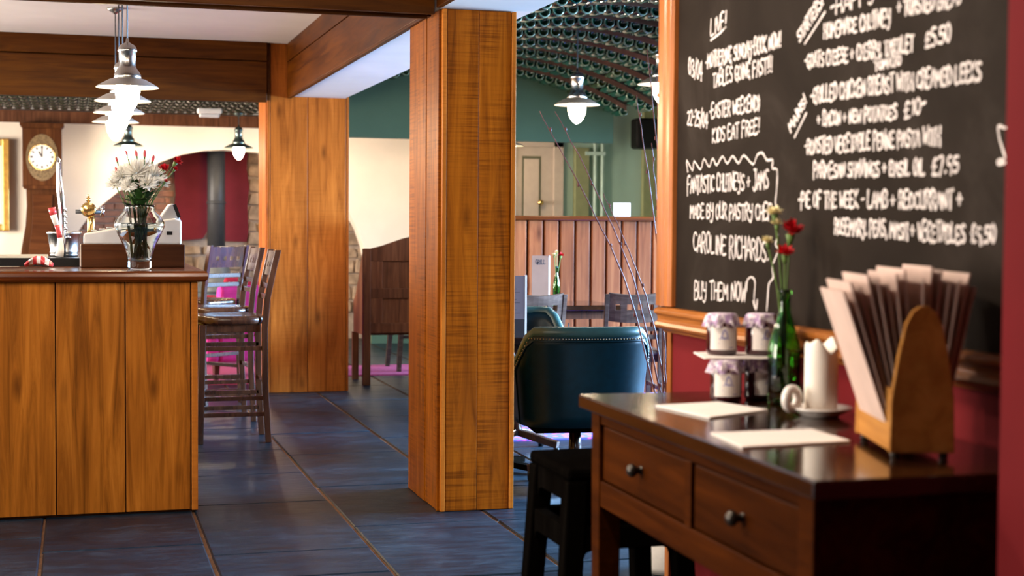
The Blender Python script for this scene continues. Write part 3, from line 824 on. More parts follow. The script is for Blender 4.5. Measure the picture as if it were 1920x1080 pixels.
# ================================================================== PENDANT LAMPS
def make_pendant(label, ceil_z, metal='nickel', bulb='lamp_glass'):
    """origin at the shade rim height; ceil_z = ceiling height above the rim"""
    t = thing('pendant_lamp', label, 'lamp', group='pendant lamps')
    MB().lathe([(0.001, 0.0), (0.05, 0.0), (0.05, -0.012), (0.018, -0.03), (0.006, -0.04), (0.001, -0.04)], (0, 0, ceil_z), 16).build('ceiling_rose', metal, t, smooth=True)
    MB().tube([(0, 0, 0.21), (0, 0, ceil_z-0.03)], 0.004, 6).build('cord', 'iron', t)
    MB().lathe([(0.001, 0.232), (0.006, 0.23), (0.008, 0.212), (0.016, 0.206), (0.034, 0.196), (0.043, 0.18), (0.046, 0.168), (0.040, 0.162), (0.038, 0.10), (0.044, 0.085), (0.052, 0.075), (0.062, 0.058), (0.064, 0.04), (0.055, 0.03), (0.001, 0.03)], seg=24).build('cap', metal, t, smooth=True)
    MB().lathe([(0.055, 0.042), (0.085, 0.034), (0.125, 0.012), (0.1445, 0.0), (0.1465, -0.004), (0.1435, -0.004), (0.12, 0.008), (0.08, 0.028), (0.053, 0.034)], seg=32).build('shade', 'shade_metal' if metal == 'nickel' else metal, t, smooth=True)
    MB().lathe([(0.05, 0.030), (0.056, 0.0), (0.058, -0.02), (0.054, -0.055), (0.042, -0.085), (0.026, -0.108), (0.012, -0.119), (0.0005, -0.122)], seg=20).build('lamp_glass', bulb, t, smooth=True)
    return t
PEND = [
 ((0.228, 7.35, 1.94), 2.66, 'polished pendant lamp nearest in the row over the bar', 'nickel'),
 ((0.229, 8.20, 1.94), 2.66, 'second nearest pendant lamp in the row over the bar', 'nickel'),
 ((0.232, 9.05, 1.937), 2.66, 'third pendant lamp in the row over the bar', 'nickel'),
 ((0.233, 9.90, 1.937), 2.66, 'farthest pendant lamp in the row over the bar', 'nickel'),
 ((0.48, 15.3, 2.055), 2.398, 'dark pendant lamp behind the flowers, before the cream wall', 'pewter'),
 ((1.55, 15.2, 2.052), 2.398, 'dark pendant lamp hanging before the arched recess', 'pewter'),
 ((3.506, 10.4, 2.18), 2.835, 'pendant lamp hanging below the bottle vault beside the pillar', 'nickel'),
 ((3.865, 9.64, 2.275), 2.81, 'pendant lamp below the vault, half hidden by the chalkboard frame', 'nickel'),
 # added unseen fill lamps for the bar front, side table and pillar
 ((-0.75, 5.3, 2.1), 2.66, 'pendant lamp just left of the bar front', 'nickel', 'lamp_glass_front'),
 ((-0.75, 3.9, 2.1), 2.66, 'middle pendant lamp of the front room row', 'nickel', 'lamp_glass_front'),
 ((0.55, 3.0, 2.1), 2.66, 'pendant lamp over the side table', 'nickel', 'lamp_glass_front'),
 ((0.72, 4.1, 2.16), 2.66, 'pendant lamp overhead before the boxed pillar', 'nickel', 'lamp_glass_front'),
 ((2.35, 15.1, 2.1), 2.62, 'pendant lamp behind the wide pine column', 'nickel'),  # this and the next lamp are added, hidden wall washers
 ((4.2, 14.6, 2.1), 2.62, 'pendant lamp in the back room behind the green gable', 'nickel'),
]
for loc, cz, lab, mt, *bl in PEND:
    k = 1.15 if loc[0] > 3 and loc[1] < 11 else 1.0       # the dining room lamps are a size larger
    t = make_pendant(lab, (cz-loc[2])/k, mt, *bl)
    t.scale = (k, k, k)
    t.location = loc

# ================================================================== BOTTLES IN THE VAULT
def bottle_mesh(seg=10):
    # along +Y: punted base at y=0, neck away from the viewer
    prof = [(0.0005, 0.030), (0.018, 0.024), (0.030, 0.008), (0.036, 0.0), (0.0415, 0.004), (0.0435, 0.014), (0.0435, 0.17), (0.036, 0.20), (0.018, 0.235), (0.014, 0.29), (0.0155, 0.295), (0.0155, 0.305), (0.0005, 0.305)]
    vs = []; fs = []; n = len(prof)
    for k in range(seg):
        a = 2*PI*k/seg
        for r, y in prof: vs.append((r*math.cos(a), y, r*math.sin(a)))
    for k in range(seg):
        k2 = (k+1) % seg
        for i in range(n-1): fs.append((k*n+i, k2*n+i, k2*n+i+1, k*n+i+1))
    return MB().add(vs, fs)
BM = bottle_mesh(12).mesh('hanging_bottle', True)
BM.materials.append(MAT['bottle_dark_glass'])
plain('bottle_rim', (0.15, 0.21, 0.13), 0.15, var=0.6, scale=30, coat=0.4)       # base ring made paler, its rim light put into the colour
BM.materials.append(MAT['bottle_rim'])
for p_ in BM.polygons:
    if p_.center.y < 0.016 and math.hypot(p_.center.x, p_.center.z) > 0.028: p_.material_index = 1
rest = MB(); rest_src = bottle_mesh(8)
count = 0
for y in ROWS:
    n = 32
    ro = ['nearest', 'second', 'third', 'fourth', 'fifth', 'sixth', 'seventh', 'eighth', 'ninth', 'tenth', 'lowest'][ROWS.index(y)]
    for i in range(n):
        ang = math.radians(-28.6+57.2*i/(n-1))
        r = VR+0.024
        x, z = VC+r*math.sin(ang), VZ+r*math.cos(ang)
        az = math.degrees(math.atan2(x, y))-16.2
        seen = (0.1 < az < 6.2 and 1.3+y*0.152 > z-0.05) or (-6.2 < az < -4.0 and y > 11.2)
        if seen and y < 13.2:
            o = bpy.data.objects.new('hanging_bottle', BM)
            COL.objects.link(o)
            o.location = (x, y+random.uniform(-0.012, 0.012), z)
            o.rotation_euler = (math.radians(random.uniform(-1.5, 3)), random.uniform(0, 6), 0)
            lab = 'green glass bottle, base outward, in the lowest curved row by the green gable' if ro == 'lowest' else 'green glass bottle, base outward, in the %s nearest row of the bottle vault' % ro if ro != 'nearest' else 'green glass bottle, base outward, in the nearest row of the bottle vault'
            tag(o, lab, 'bottle', '%s row of bottles in the vault' % ro)
            count += 1
        elif y < 13.2:
            rest.add([(v[0]+x, v[1]+y, v[2]+z) for v in rest_src.v], rest_src.f)
o = rest.build('bottle_rows', 'bottle_dark_glass', smooth=True)
tag(o, 'remaining green bottles filling the rows of the vault', 'bottles', kind='stuff')
print('BOTTLES', count)
# flat rack of bottles over the far bay, seen edge on
rk = MB(); src = bottle_mesh(8)
for r in range(11):
    for i in range(44):
        x, y, z = -1.8+i*0.088, 12.2+r*0.34, 2.455
        if x > 1.8: continue
        rk.add([(v[0]+x, v[1]+y, v[2]+z) for v in src.v], src.f)
o = rk.build('bottle_rack_rows', 'bottle_dark_glass', smooth=True)
tag(o, 'flat rows of dark bottles racked under the far bay ceiling', 'bottles', kind='stuff')
rkt = thing('bottle_rack', 'dark slatted rack carrying bottles across the far bay', 'rack')
for r in range(11):
    MB().box(-3.4, 1.9, 12.17+r*0.34, 12.19+r*0.34, 2.400, 2.409).build('slat', 'vault_dark', rkt)
for yy in (15.93,):
    MB().box(-3.4, 1.9, yy, yy+0.06, 2.30, 2.42).build('wall_plate', 'settle_wood', rkt)
# emergency light under the rack
el = thing('emergency_light', 'small off white emergency light under the far rack', 'light fitting', (1.22, 14.7, 2.398))
MB().box(-0.115, 0.115, -0.06, 0.06, -0.05, 0).build('housing', 'detector_white', el, bevel=0.012)
MB().box(-0.095, 0.095, -0.05, 0.05, -0.085, -0.05).build('diffuser', 'register_white', el, bevel=0.012)

# ================================================================== BAR STOOLS
def make_stool():
    """faces -X (the bar); back at +X. origin on the floor at seat centre"""
    t = thing('bar_stool', '', 'bar stool', group='bar stools along the counter')
    w = 'dark_stool'
    # seat: rounded square with a dip
    m = MB(); n = 28
    def sq(a, r): 
        c, s = math.cos(a), math.sin(a)
        k = (abs(c)**4+abs(s)**4)**-0.25
        return r*k*c, r*k*s
    rings = [(0.175, 0.700), (0.196, 0.705), (0.202, 0.722), (0.200, 0.742), (0.190, 0.752), (0.15, 0.750), (0.08, 0.744)]
    vs = []
    for r, z in rings:
        for k in range(n):
            x, y = sq(2*PI*k/n, r); vs.append((x, y, z))
    vs += [(0, 0, 0.700), (0, 0, 0.743)]
    fs = []
    for i in range(len(rings)-1):
        for k in range(n):
            k2 = (k+1) % n
            fs.append((i*n+k, i*n+k2, (i+1)*n+k2, (i+1)*n+k))
    b0, b1 = len(rings)*n, len(rings)*n+1
    for k in range(n):
        k2 = (k+1) % n
        fs.append((b0, k2, k)); fs.append((b1, (len(rings)-1)*n+k, (len(rings)-1)*n+k2))
    m.add(vs, fs); m.build('seat', w, t, smooth=True)
    MB().box(-0.165, 0.165, -0.165, 0.165, 0.655, 0.702).build('apron', w, t, bevel=0.004)
    for sy in (-1, 1):
        MB().taper((-0.185, sy*0.172, 0), (-0.168, sy*0.160, 0.70), 0.033, 0.038).build('front_leg', w, t, bevel=0.003)
        # rear leg sweeps back into the backrest post
        pts = [(0.212, 0.0), (0.192, 0.35), (0.190, 0.68), (0.205, 0.85), (0.240, 1.02), (0.268, 1.14)]
        p = MB(); wy = 0.028; q = []
        prof = [(x-0.018, z) for x, z in pts]+[(x+0.018, z) for x, z in reversed(pts)]
        p.prism(prof, 'y', sy*0.172-wy/2, sy*0.172+wy/2).build('rear_leg', w, t, bevel=0.003)
    for z, ys in ((0.17, (-1, 1)), (0.56, (-1, 1))):
        for sy in ys:
            MB().bar((-0.18, sy*0.168, z), (0.195, sy*0.168, z), 0.02, 0.026).build('side_rung', w, t, bevel=0.003)
    MB().bar((-0.18, -0.165, 0.30), (-0.18, 0.165, 0.30), 0.024, 0.030).build('foot_rung', w, t, bevel=0.003)
    MB().bar((0.195, -0.165, 0.36), (0.195, 0.165, 0.36), 0.02, 0.026).build('rear_rung', w, t, bevel=0.003)
    for sy in (-1, 1):
        MB().bar((-0.18, sy*0.168, 0.265), (0.195, sy*0.168, 0.265), 0.02, 0.026).build('side_rung', w, t, bevel=0.003)
    # back: pierced top panel and two slats
    m = MB(); cols = [-0.158, -0.112, -0.083, -0.045, -0.016, 0.016, 0.045, 0.083, 0.112, 0.158]; rows = [0.985, 1.035, 1.064, 1.13]
    def bx(z): return 0.205+(z-0.85)*0.212
    vs = [(bx(z)+0.012*math.cos(y/0.16*1.4)-0.004, y, z) for z in rows for y in cols]
    fs = []
    nc = len(cols)
    for r in range(3):
        for c in range(nc-1):
            if r == 1 and c in (1, 3, 5, 7): continue
            fs.append((r*nc+c, r*nc+c+1, (r+1)*nc+c+1, (r+1)*nc+c))
    m.add(vs, fs).build('back_panel', w, t, solid=0.02)
    for z in (0.86, 0.925):
        MB().bar((bx(z), -0.158, z), (bx(z), 0.158, z), 0.032, 0.014, (1, 0, 0)).build('back_slat', w, t, bevel=0.003)
    return t
s0 = make_stool()
for i, (x, y, rz, lab) in enumerate([
    (0.865, 9.035, 0, 'nearest dark wooden bar stool beside the bar end'),
    (0.875, 9.98, 4, 'middle dark wooden bar stool along the counter'),
    (0.86, 10.95, -52, 'farthest dark wooden bar stool, turned aside')]):
    s = s0 if i == 0 else copy_tree(s0)
    s.location = (x, y, 0); s.rotation_euler = (0, 0, math.radians(rz))
    s['label'] = lab

# ================================================================== BLACK STOOL BEYOND THE SIDE TABLE
bs = thing('wooden_stool', 'chunky black stool standing past the far end of the side table', 'stool', (1.405, 3.875, 0), 0)
def black_stool(t):
    w = 'black_stool'; H = 0.66
    MB().box(-0.175, 0.175, -0.175, 0.175, H-0.035, H).build('seat', w, t, bevel=0.012)
    L = {}
    for sx in (-1, 1):
        for sy in (-1, 1):
            a = (sx*0.182, sy*0.182, 0); b = (sx*0.145, sy*0.145, H-0.035)
            MB().taper(a, b, 0.052, 0.058).build('leg', w, t, bevel=0.006)
    def at(z): return 0.182+(0.145-0.182)*z/(H-0.035)
    for z0, z1, nm in ((H-0.095, H-0.035, 'apron'), (0.44, 0.50, 'rung'), (0.22, 0.27, 'lower_rung')):
        k = at((z0+z1)/2)
        for s in (-1, 1):
            for axis in (0, 1):
                # rails with curved shoulders where they meet the legs
                e = k-0.026
                pr = [(-e, z1), (e, z1), (e, z0-0.028), (e-0.008, z0-0.008), (e-0.03, z0), (-e+0.03, z0), (-e+0.008, z0-0.008), (-e, z0-0.028)]
                m = MB().prism(pr, 'y' if axis == 0 else 'x', s*k-0.018, s*k+0.018)
                m.build(nm, w, t, bevel=0.003)
black_stool(bs)

# ================================================================== THINGS ON THE BAR
B = BAR_T+0.0008
# ---- glass vase with flowers
VX, VY = 0.266, 6.96
vs_ = thing('glass_vase', 'big curvy clear glass vase of flowers on the bar', 'vase', (VX, VY, B))
outer = [(0.0005, 0.0), (0.050, 0.0), (0.0525, 0.012), (0.0515, 0.03), (0.057, 0.06), (0.075, 0.115), (0.100, 0.165), (0.1125, 0.195), (0.111, 0.213), (0.096, 0.238), (0.072, 0.262), (0.0655, 0.28), (0.068, 0.292)]
inner = [(0.064, 0.292), (0.0615, 0.28), (0.068, 0.260), (0.092, 0.234), (0.107, 0.211), (0.1085, 0.196), (0.096, 0.167), (0.071, 0.117), (0.053, 0.065), (0.045, 0.04), (0.0005, 0.034)]
MB().lathe(outer+inner, seg=40).build('glass_body', 'clear_glass', vs_, smooth=True)
wp = [(0.0005, 0.036), (0.044, 0.0415), (0.052, 0.066), (0.070, 0.118), (0.0952, 0.168), (0.1075, 0.196), (0.1062, 0.210), (0.0005, 0.2105)]
MB().lathe(wp, seg=40).build('water', 'water', vs_, smooth=True)
def petal(m, c, d, up, L, Wd, curl=0.3):
    """a pointed petal from c along d, curling towards up"""
    c, d, up = Vector(c), Vector(d).normalized(), Vector(up)
    s = d.cross(up)
    s = s.normalized() if s.length > 1e-5 else d.orthogonal().normalized()
    n = s.cross(d).normalized()
    a = c; b1 = c+d*L*0.55+s*Wd/2+n*curl*L*0.12; b2 = c+d*L*0.55-s*Wd/2+n*curl*L*0.12; e = c+d*L+n*curl*L*0.45
    m.add([a, b1, e, b2], [(0, 1, 2, 3)])
def rnd_dir(r, up, spread):
    """random direction within spread of up"""
    up = Vector(up).normalized(); o = up.orthogonal().normalized(); q = up.cross(o)
    t = spread*math.sqrt(r.random()); a = r.uniform(0, 2*PI)
    return (up*math.cos(t)+(o*math.cos(a)+q*math.sin(a))*math.sin(t)).normalized()
def mum(c, R, up, seed, n=130):
    r = random.Random(seed); m = MB(); up = Vector(up).normalized()
    for i in range(n):
        d = rnd_dir(r, up, math.radians(112))
        petal(m, Vector(c)+d*R*0.12, d, up, R*r.uniform(0.78, 1.05), R*0.24, r.uniform(0.3, 0.9))
    return m
def ruffle(c, R, up, seed, n=46):
    """carnation head: broad ruffled petals"""
    r = random.Random(seed); m = MB(); up = Vector(up).normalized()
    for i in range(n):
        d = rnd_dir(r, up, math.radians(78))
        petal(m, Vector(c), d, up, R*r.uniform(0.7, 1.05), R*0.5, r.uniform(-0.4, 0.7))
    return m
def bud(c, R, up):
    c = Vector(c); up = Vector(up).normalized(); m = MB(); o = up.orthogonal().normalized(); q = up.cross(o)
    m.tube([c-up*R, c-up*R*0.5, c+up*R*0.2, c+up*R*1.0, c+up*R*1.5], [R*0.25, R*0.45, R*0.5, R*0.42, R*0.08], 8)
    return m
def flower(kind, name, label, cat, head, base, seed, R, group):
    """a stem from inside the vase to a head, all in world space about an Empty at the stem foot"""
    t = thing(name, label, cat, base, 0, group)
    hb = Vector(head)-Vector(base)
    mid = Vector((hb.x*0.28, hb.y*0.28, hb.z*0.55))
    up = (hb-mid).normalized()
    MB().tube(smooth_path([(0, 0, 0), mid, hb-up*R*0.4], 5), 0.0022, 6).build('stem', 'stem', t, smooth=True)
    if kind == 'mum':
        mum(hb, R, up+Vector((0, -0.5, 0.2)), seed).build('bloom', 'petal_white', t)
    elif kind == 'red':
        ruffle(hb, R, up+Vector((0, -0.35, 0)), seed).build('bloom', 'petal_red', t)
        MB().tube([hb-up*R*0.9, hb-up*R*0.1], [0.004, R*0.34], 8).build('calyx', 'stem', t, smooth=True)
    elif kind == 'cream':
        ruffle(hb, R, up+Vector((0, -0.35, 0)), seed).build('bloom', 'petal_cream', t)
        MB().tube([hb-up*R*0.9, hb-up*R*0.1], [0.004, R*0.34], 8).build('calyx', 'stem', t, smooth=True)
    else:
        bud(hb, R, up).build('bud', 'petal_bud', t, smooth=True)
        MB().tube([hb-up*R*1.6, hb-up*R*0.3], [0.003, R*0.4], 8).build('calyx', 'stem', t, smooth=True)
    return t
k = 0
for dx, dy, z, R in ((-0.015, -0.03, 0.435, 0.062), (0.060, -0.02, 0.42, 0.055), (-0.075, -0.01, 0.42, 0.05), (0.02, 0.05, 0.455, 0.055), (-0.105, 0.01, 0.385, 0.042), (0.035, -0.06, 0.385, 0.045), (-0.05, -0.055, 0.375, 0.04), (0.095, 0.02, 0.39, 0.042), (-0.04, 0.06, 0.43, 0.055)):
    a = k*0.7
    flower('mum', 'chrysanthemum', 'white chrysanthemum %s of the bar bouquet' % ['large at the front centre', 'large at the right', 'large at the left', 'at the top right, behind the others,', 'farthest left and low', 'low at the front right', 'low at the front left', 'farthest right', 'at the top left, behind the others,'][k], 'flower', (VX+dx, VY+dy, B+z), (VX+0.022*math.cos(a), VY+0.022*math.sin(a), B+0.05), k, R, 'white blooms in the bar vase'); k += 1
for dx, dy, z, R, lab in ((0.105, -0.03, 0.452, 0.032, 'red carnation right of the white blooms in the bar vase'), (0.163, 0.0, 0.488, 0.032, 'red carnation highest at the right of the bar vase'), (0.157, -0.005, 0.455, 0.018, 'small red carnation below the highest one in the bar vase'), (0.112, -0.03, 0.398, 0.017, 'small dark red carnation low at the right of the bar vase')):
    a = k*0.9
    flower('red', 'carnation', lab, 'flower', (VX+dx, VY+dy, B+z), (VX+0.024*math.cos(a), VY+0.024*math.sin(a), B+0.05), k, R, 'red carnations in the bar vase'); k += 1
for dx, dy, z, R in ((-0.055, 0.0, 0.522, 0.011), (-0.012, 0.01, 0.52, 0.012), (0.024, 0.0, 0.52, 0.013), (0.060, 0.0, 0.498, 0.013), (-0.098, 0.0, 0.492, 0.010), (-0.10, -0.01, 0.445, 0.011)):
    a = k*0.9
    flower('bud', 'carnation_bud', 'slim pinkish red carnation bud, %s above the bar bouquet' % {-0.055: 'third from the left', -0.012: 'third from the right', 0.024: 'second from the right', 0.060: 'farthest right', -0.098: 'upper of the two at the left', -0.10: 'lower of the two at the left'}[dx], 'flower', (VX+dx, VY+dy, B+z), (VX+0.026*math.cos(a), VY+0.026*math.sin(a), B+0.05), k, R, 'carnation buds in the bar vase'); k += 1
k = 30
fo = thing('leaf_sprig', 'dark green leaves filling the neck of the bar vase', 'foliage', (VX, VY, B+0.19))
rl = random.Random(5)
for i in range(74):
    a = rl.uniform(0, 2*PI); rr = rl.uniform(0.02, 0.085); z = rl.uniform(0.085, 0.185)
    if z < 0.105: rr *= 0.55
    d = Vector((math.cos(a), math.sin(a), rl.uniform(0.1, 0.9))).normalized()
    c = Vector((math.cos(a)*rr*0.35, math.sin(a)*rr*0.35, z))
    m = MB(); s = d.cross(Vector((0, 0, 1))).normalized(); L = rl.uniform(0.05, 0.095)
    pts = [(0, 0), (0.3, 0.16), (0.42, 0.12), (0.6, 0.24), (0.72, 0.12), (1.0, 0.02)]
    vs2 = [c+d*L*u+s*L*v for u, v in pts]+[c+d*L*u-s*L*v for u, v in reversed(pts[1:-1])]
    m.add(vs2, [tuple(range(len(vs2)))])
    m.build('leaf', 'leaf', fo)
for i in range(9):
    a = i*0.7+0.2
    MB().tube([(0.04*math.cos(a), 0.04*math.sin(a), 0.15), (0.012*math.cos(a), 0.012*math.sin(a), -0.02), (0.02*math.cos(a+2.6), 0.02*math.sin(a+2.6), -0.14)], 0.0025, 6).build('stem', 'stem', fo, smooth=True)
for i in range(7):
    a = i*0.9; m = MB()
    d = Vector((math.cos(a), math.sin(a), -0.15)).normalized(); s = d.cross(Vector((0, 0, 1))).normalized(); c = Vector((0.01*math.cos(a), 0.01*math.sin(a), 0.006)); L = 0.07
    pts = [(0, 0), (0.3, 0.16), (0.42, 0.12), (0.6, 0.24), (0.72, 0.12), (1.0, 0.02)]
    vs2 = [c+d*L*u+s*L*v for u, v in pts]+[c+d*L*u-s*L*v for u, v in reversed(pts[1:-1])]
    m.add(vs2, [tuple(range(len(vs2)))]).build('leaf', 'leaf', fo)

# ---- riser box and cash register
rb_ = thing('riser_box', 'dark brown wooden box under the cash register on the bar', 'box', (0.25, 7.30, B))
MB().box(-0.238, 0.238, -0.02, 0.30, 0, 0.108).build('body', 'box_wood', rb_, bevel=0.003)
MB().box(-0.242, -0.238, -0.018, 0.298, 0.004, 0.104).build('edge_strip', 'cream_top', rb_)
cr = thing('cash_register', 'off white cash register with a tilted screen on the wooden box', 'cash register', (0.25, 7.31, B+0.1085))
MB().prism([(-0.228, 0.0), (0.225, 0.0), (0.225, 0.115), (0.195, 0.125), (0.06, 0.105), (-0.10, 0.072), (-0.225, 0.048)], 'y', 0.0, 0.26).build('body', 'register_white', cr, bevel=0.008)
MB().prism([(0.105, 0.095), (0.17, 0.188), (0.182, 0.196), (0.192, 0.19), (0.222, 0.118), (0.22, 0.095)], 'y', 0.03, 0.24).build('screen_housing', 'register_grey', cr, bevel=0.006)
MB().bar((0.193, 0.028, 0.191), (0.216, 0.028, 0.128), 0.016, 0.008, (0, 1, 0)).build('screen_edge', 'black_plastic', cr)
MB().box(0.155, 0.182, -0.002, 0.0, 0.045, 0.062).build('port_cover', 'black_plastic', cr)
rkeys = MB()
for i in range(6):
    for j in range(5):
        x = -0.19+i*0.036; zz = 0.058+(x+0.19)*0.195
        MB().box(x, x+0.026, 0.03+j*0.042, 0.06+j*0.042, zz+0.002, zz+0.008).build('key', 'register_grey', cr)

# ---- drip shelf, ice bucket, taps
sh = thing('back_shelf', 'black drip shelf with a cream front rail behind the bar front', 'shelf', (-0.13, 7.46, 0))
MB().box(-1.6, 0.135, 0.0, 0.46, BAR_T+0.001, BAR_T+0.040).build('tray', 'black_plastic', sh)
MB().box(-1.6, -0.01, 0.06, 0.10, BAR_T+0.040, BAR_T+0.056).build('front_rail', 'cream_top', sh, bevel=0.003)
MB().box(-1.6, -0.01, 0.02, 0.05, BAR_T+0.040, BAR_T+0.046).build('lower_rail', 'cream_top', sh)
ST = BAR_T+0.0405
ib = thing('ice_bucket', 'shiny steel ice bucket behind the cash register', 'bucket', (-0.068, 7.765, ST))
MB().lathe([(0.0005, 0), (0.066, 0), (0.069, 0.01), (0.066, 0.018), (0.070, 0.022), (0.067, 0.028), (0.078, 0.11), (0.084, 0.113), (0.085, 0.122), (0.080, 0.124), (0.076, 0.115), (0.065, 0.02), (0.0005, 0.01)], seg=28).build('body', 'steel_smoke', ib, smooth=True)
MB().lathe([(0.001, 0), (0.013, 0.004), (0.015, 0.012), (0.001, 0.02)], (0.02, -0.085, 0.088), 10).build('handle_boss', 'chrome', ib, smooth=True)
th = thing('tap_handle', 'red and white curved pump handle standing at the bar', 'beer tap', (-0.088, 7.53, ST))
def handle_part(zs, mat, name):
    m = MB(); pts = []; w = []
    for z in zs:
        u = z/0.235
        pts.append((-0.006+0.012*math.sin(u*4.2+0.4)-0.016*u*u, 0, z+0.006)); w.append(0.017+0.004*math.cos(u*6.3)-0.003*u)
    m.tube(pts, w, 12).build(name, mat, th, smooth=True)
handle_part([0.0, 0.03, 0.06, 0.09], 'tap_white', 'lower_grip')
handle_part([0.0905, 0.11, 0.13, 0.15], 'tap_red', 'middle_band')
handle_part([0.1505, 0.17, 0.185, 0.20], 'tap_white', 'upper_grip')
handle_part([0.2005, 0.215, 0.235], 'tap_red', 'tip')
ct = thing('chrome_font', 'tall slim chrome beer font left of the brass tap', 'beer tap', (-0.072, 7.64, ST))
MB().tube([(0, 0, 0), (0, 0, 0.13), (-0.004, 0, 0.24), (-0.012, 0, 0.32), (-0.018, 0, 0.40), (-0.016, 0, 0.46), (-0.022, 0, 0.49)], [0.014, 0.014, 0.016, 0.018, 0.012, 0.012, 0.004], 12).build('column', 'chrome', ct, smooth=True)
for zz in (0.14, 0.17, 0.20, 0.23):
    MB().ball((0.012, -0.008, zz), 0.009, 8, 6).build('bead', 'chrome', ct, smooth=True)
bt = thing('brass_tap', 'ornate brass beer tap with a round medallion behind the vase', 'beer tap', (0.062, 7.84, ST))
MB().tube([(0, 0, 0), (0, 0, 0.16), (0, 0, 0.25)], [0.021, 0.019, 0.017], 14).build('column', 'brass', bt, smooth=True)
md = MB().lathe([(0.0005, 0.010), (0.026, 0.010), (0.034, 0.006), (0.038, 0.0), (0.034, -0.006), (0.0005, -0.008)], seg=20).build('medallion', 'brass', bt, smooth=True)
md.rotation_euler = (math.radians(90), 0, 0); md.location = (-0.012, -0.03, 0.235)
MB().tube([(-0.075, 0, 0.225), (0.055, 0, 0.225)], 0.011, 10).build('cross_tube', 'iron', bt, smooth=True)
MB().tube([(0.055, 0, 0.2), (0.055, 0, 0.255)], 0.012, 10).build('spigot', 'chrome', bt, smooth=True)
MB().tube([(0.058, -0.01, 0.05), (0.058, -0.01, 0.09)], [0.010, 0.014], 10).ball((0.058, -0.01, 0.105), 0.016, 10, 6).build('side_knob', 'brass', bt, smooth=True)
MB().ball((-0.012, 0, 0.285), 0.013, 10, 6).ball((-0.012, 0, 0.305), 0.008, 8, 5).build('finial', 'brass', bt, smooth=True)
tw = thing('bar_towel', 'crumpled red and white bar towel on the counter edge', 'towel', (-0.175, 7.02, B))
m = MB(); n = 14; vs2 = []
for i in range(n+1):
    u = i/n
    for j in range(7):
        v = j/6
        vs2.append((-0.055+0.12*u, -0.03+0.07*v, 0.006+0.052*math.sin(u*2.4+0.35)*(0.65+0.35*math.sin(v*7+u*5))))
m.add(vs2, [(i*7+j, i*7+j+1, (i+1)*7+j+1, (i+1)*7+j) for i in range(n) for j in range(6)])
cl = m.build('cloth', 'tap_white', tw, smooth=True, solid=0.006)
cl.data.materials.append(MAT['tap_red'])
for p in cl.data.polygons:
    if (p.index//6) % 4 in (0, 1): p.material_index = 1

# ================================================================== CLOCK, PICTURE, STOVE
ck = thing('longcase_clock', 'tall dark wooden longcase clock against the cream wall', 'clock', (-0.345, 15.86, 0))
MB().box(-0.19, 0.19, -0.10, 0.13, 1.66, 2.235).build('hood', 'clock_wood', ck, bevel=0.006)
MB().prism([(-0.19, 2.235), (-0.212, 2.26), (-0.212, 2.285), (0.212, 2.285), (0.212, 2.26), (0.19, 2.235)], 'y', -0.125, 0.13).build('cornice', 'clock_wood', ck)
MB().prism([(-0.195, 1.66), (-0.175, 1.625), (0.175, 1.625), (0.195, 1.66)], 'y', -0.11, 0.13).build('hood_base', 'clock_wood', ck)
wl = [(-0.155, 1.625), (-0.15, 1.45), (-0.165, 1.25), (-0.20, 1.05), (-0.225, 0.85), (-0.215, 0.62), (-0.17, 0.45), (-0.15, 0.38)]
MB().prism(wl+[(-x, z) for x, z in reversed(wl)], 'y', -0.08, 0.13).build('trunk', 'clock_wood', ck, bevel=0.004)
wl2 = [(x*0.62, 0.5+(z-0.38)*0.86) for x, z in wl]
MB().prism(wl2+[(-x, z) for x, z in reversed(wl2)], 'y', -0.095, -0.08).build('trunk_door', 'box_wood', ck, bevel=0.003)
MB().box(-0.18, 0.18, -0.09, 0.13, 0, 0.38).build('plinth', 'clock_wood', ck, bevel=0.005)
def disc(name, mat, r, y, z, parent, seg=40, thick=0.006, hole=0):
    m = MB().lathe([(max(hole, 0.0005), thick), (r, thick), (r, 0), (max(hole, 0.0005), 0)]+([(hole, thick)] if hole else []), seg=seg)
    o = m.build(name, mat, parent)
    o.rotation_euler = (math.radians(90), 0, 0); o.location = (0, y, z)
    return o
MB().prism([(0.155*math.cos(2*PI*i/28), 1.94+0.235*math.sin(2*PI*i/28)) for i in range(28)], 'y', -0.106, -0.10).build('dial_mat', 'dial_brass', ck)
dl = disc('dial', 'enamel', 0.122, -0.106, 1.945, ck)
for i in range(12):
    a = 2*PI*i/12
    MB().bar((0.088*math.sin(a), 0.088*math.cos(a), 0.0068), (0.110*math.sin(a), 0.110*math.cos(a), 0.0068), 0.012 if i % 3 else 0.018, 0.001).build('numeral', 'ink', dl)
MB().bar((0.0, 0.0, 0.008), (0.0, 0.095, 0.008), 0.008, 0.001).build('minute_hand', 'ink', dl)
MB().bar((0.0, 0.0, 0.0095), (-0.032, 0.055, 0.0095), 0.010, 0.001).build('hour_hand', 'ink', dl)
disc('dial_ring', 'brass', 0.131, -0.1065, 1.945, ck, hole=0.121, thick=0.009)

pf = thing('picture_frame', 'gilt picture frame at the left of the clock', 'picture', (-0.95, 15.97, 1.65))
MB().box(-0.26, 0.28, -0.02, 0.0, -0.43, 0.46).build('canvas', 'enamel', pf)
for a in ((-0.28, -0.21, -0.45, 0.48), (0.215, 0.285, -0.45, 0.48)):
    MB().box(a[0], a[1], -0.05, -0.02, a[2], a[3]).build('frame_side', 'gilt', pf, bevel=0.012)
for a in ((-0.45, -0.38), (0.41, 0.48)):
    MB().box(-0.21, 0.215, -0.05, -0.02, a[0], a[1]).build('frame_rail', 'gilt', pf, bevel=0.012)

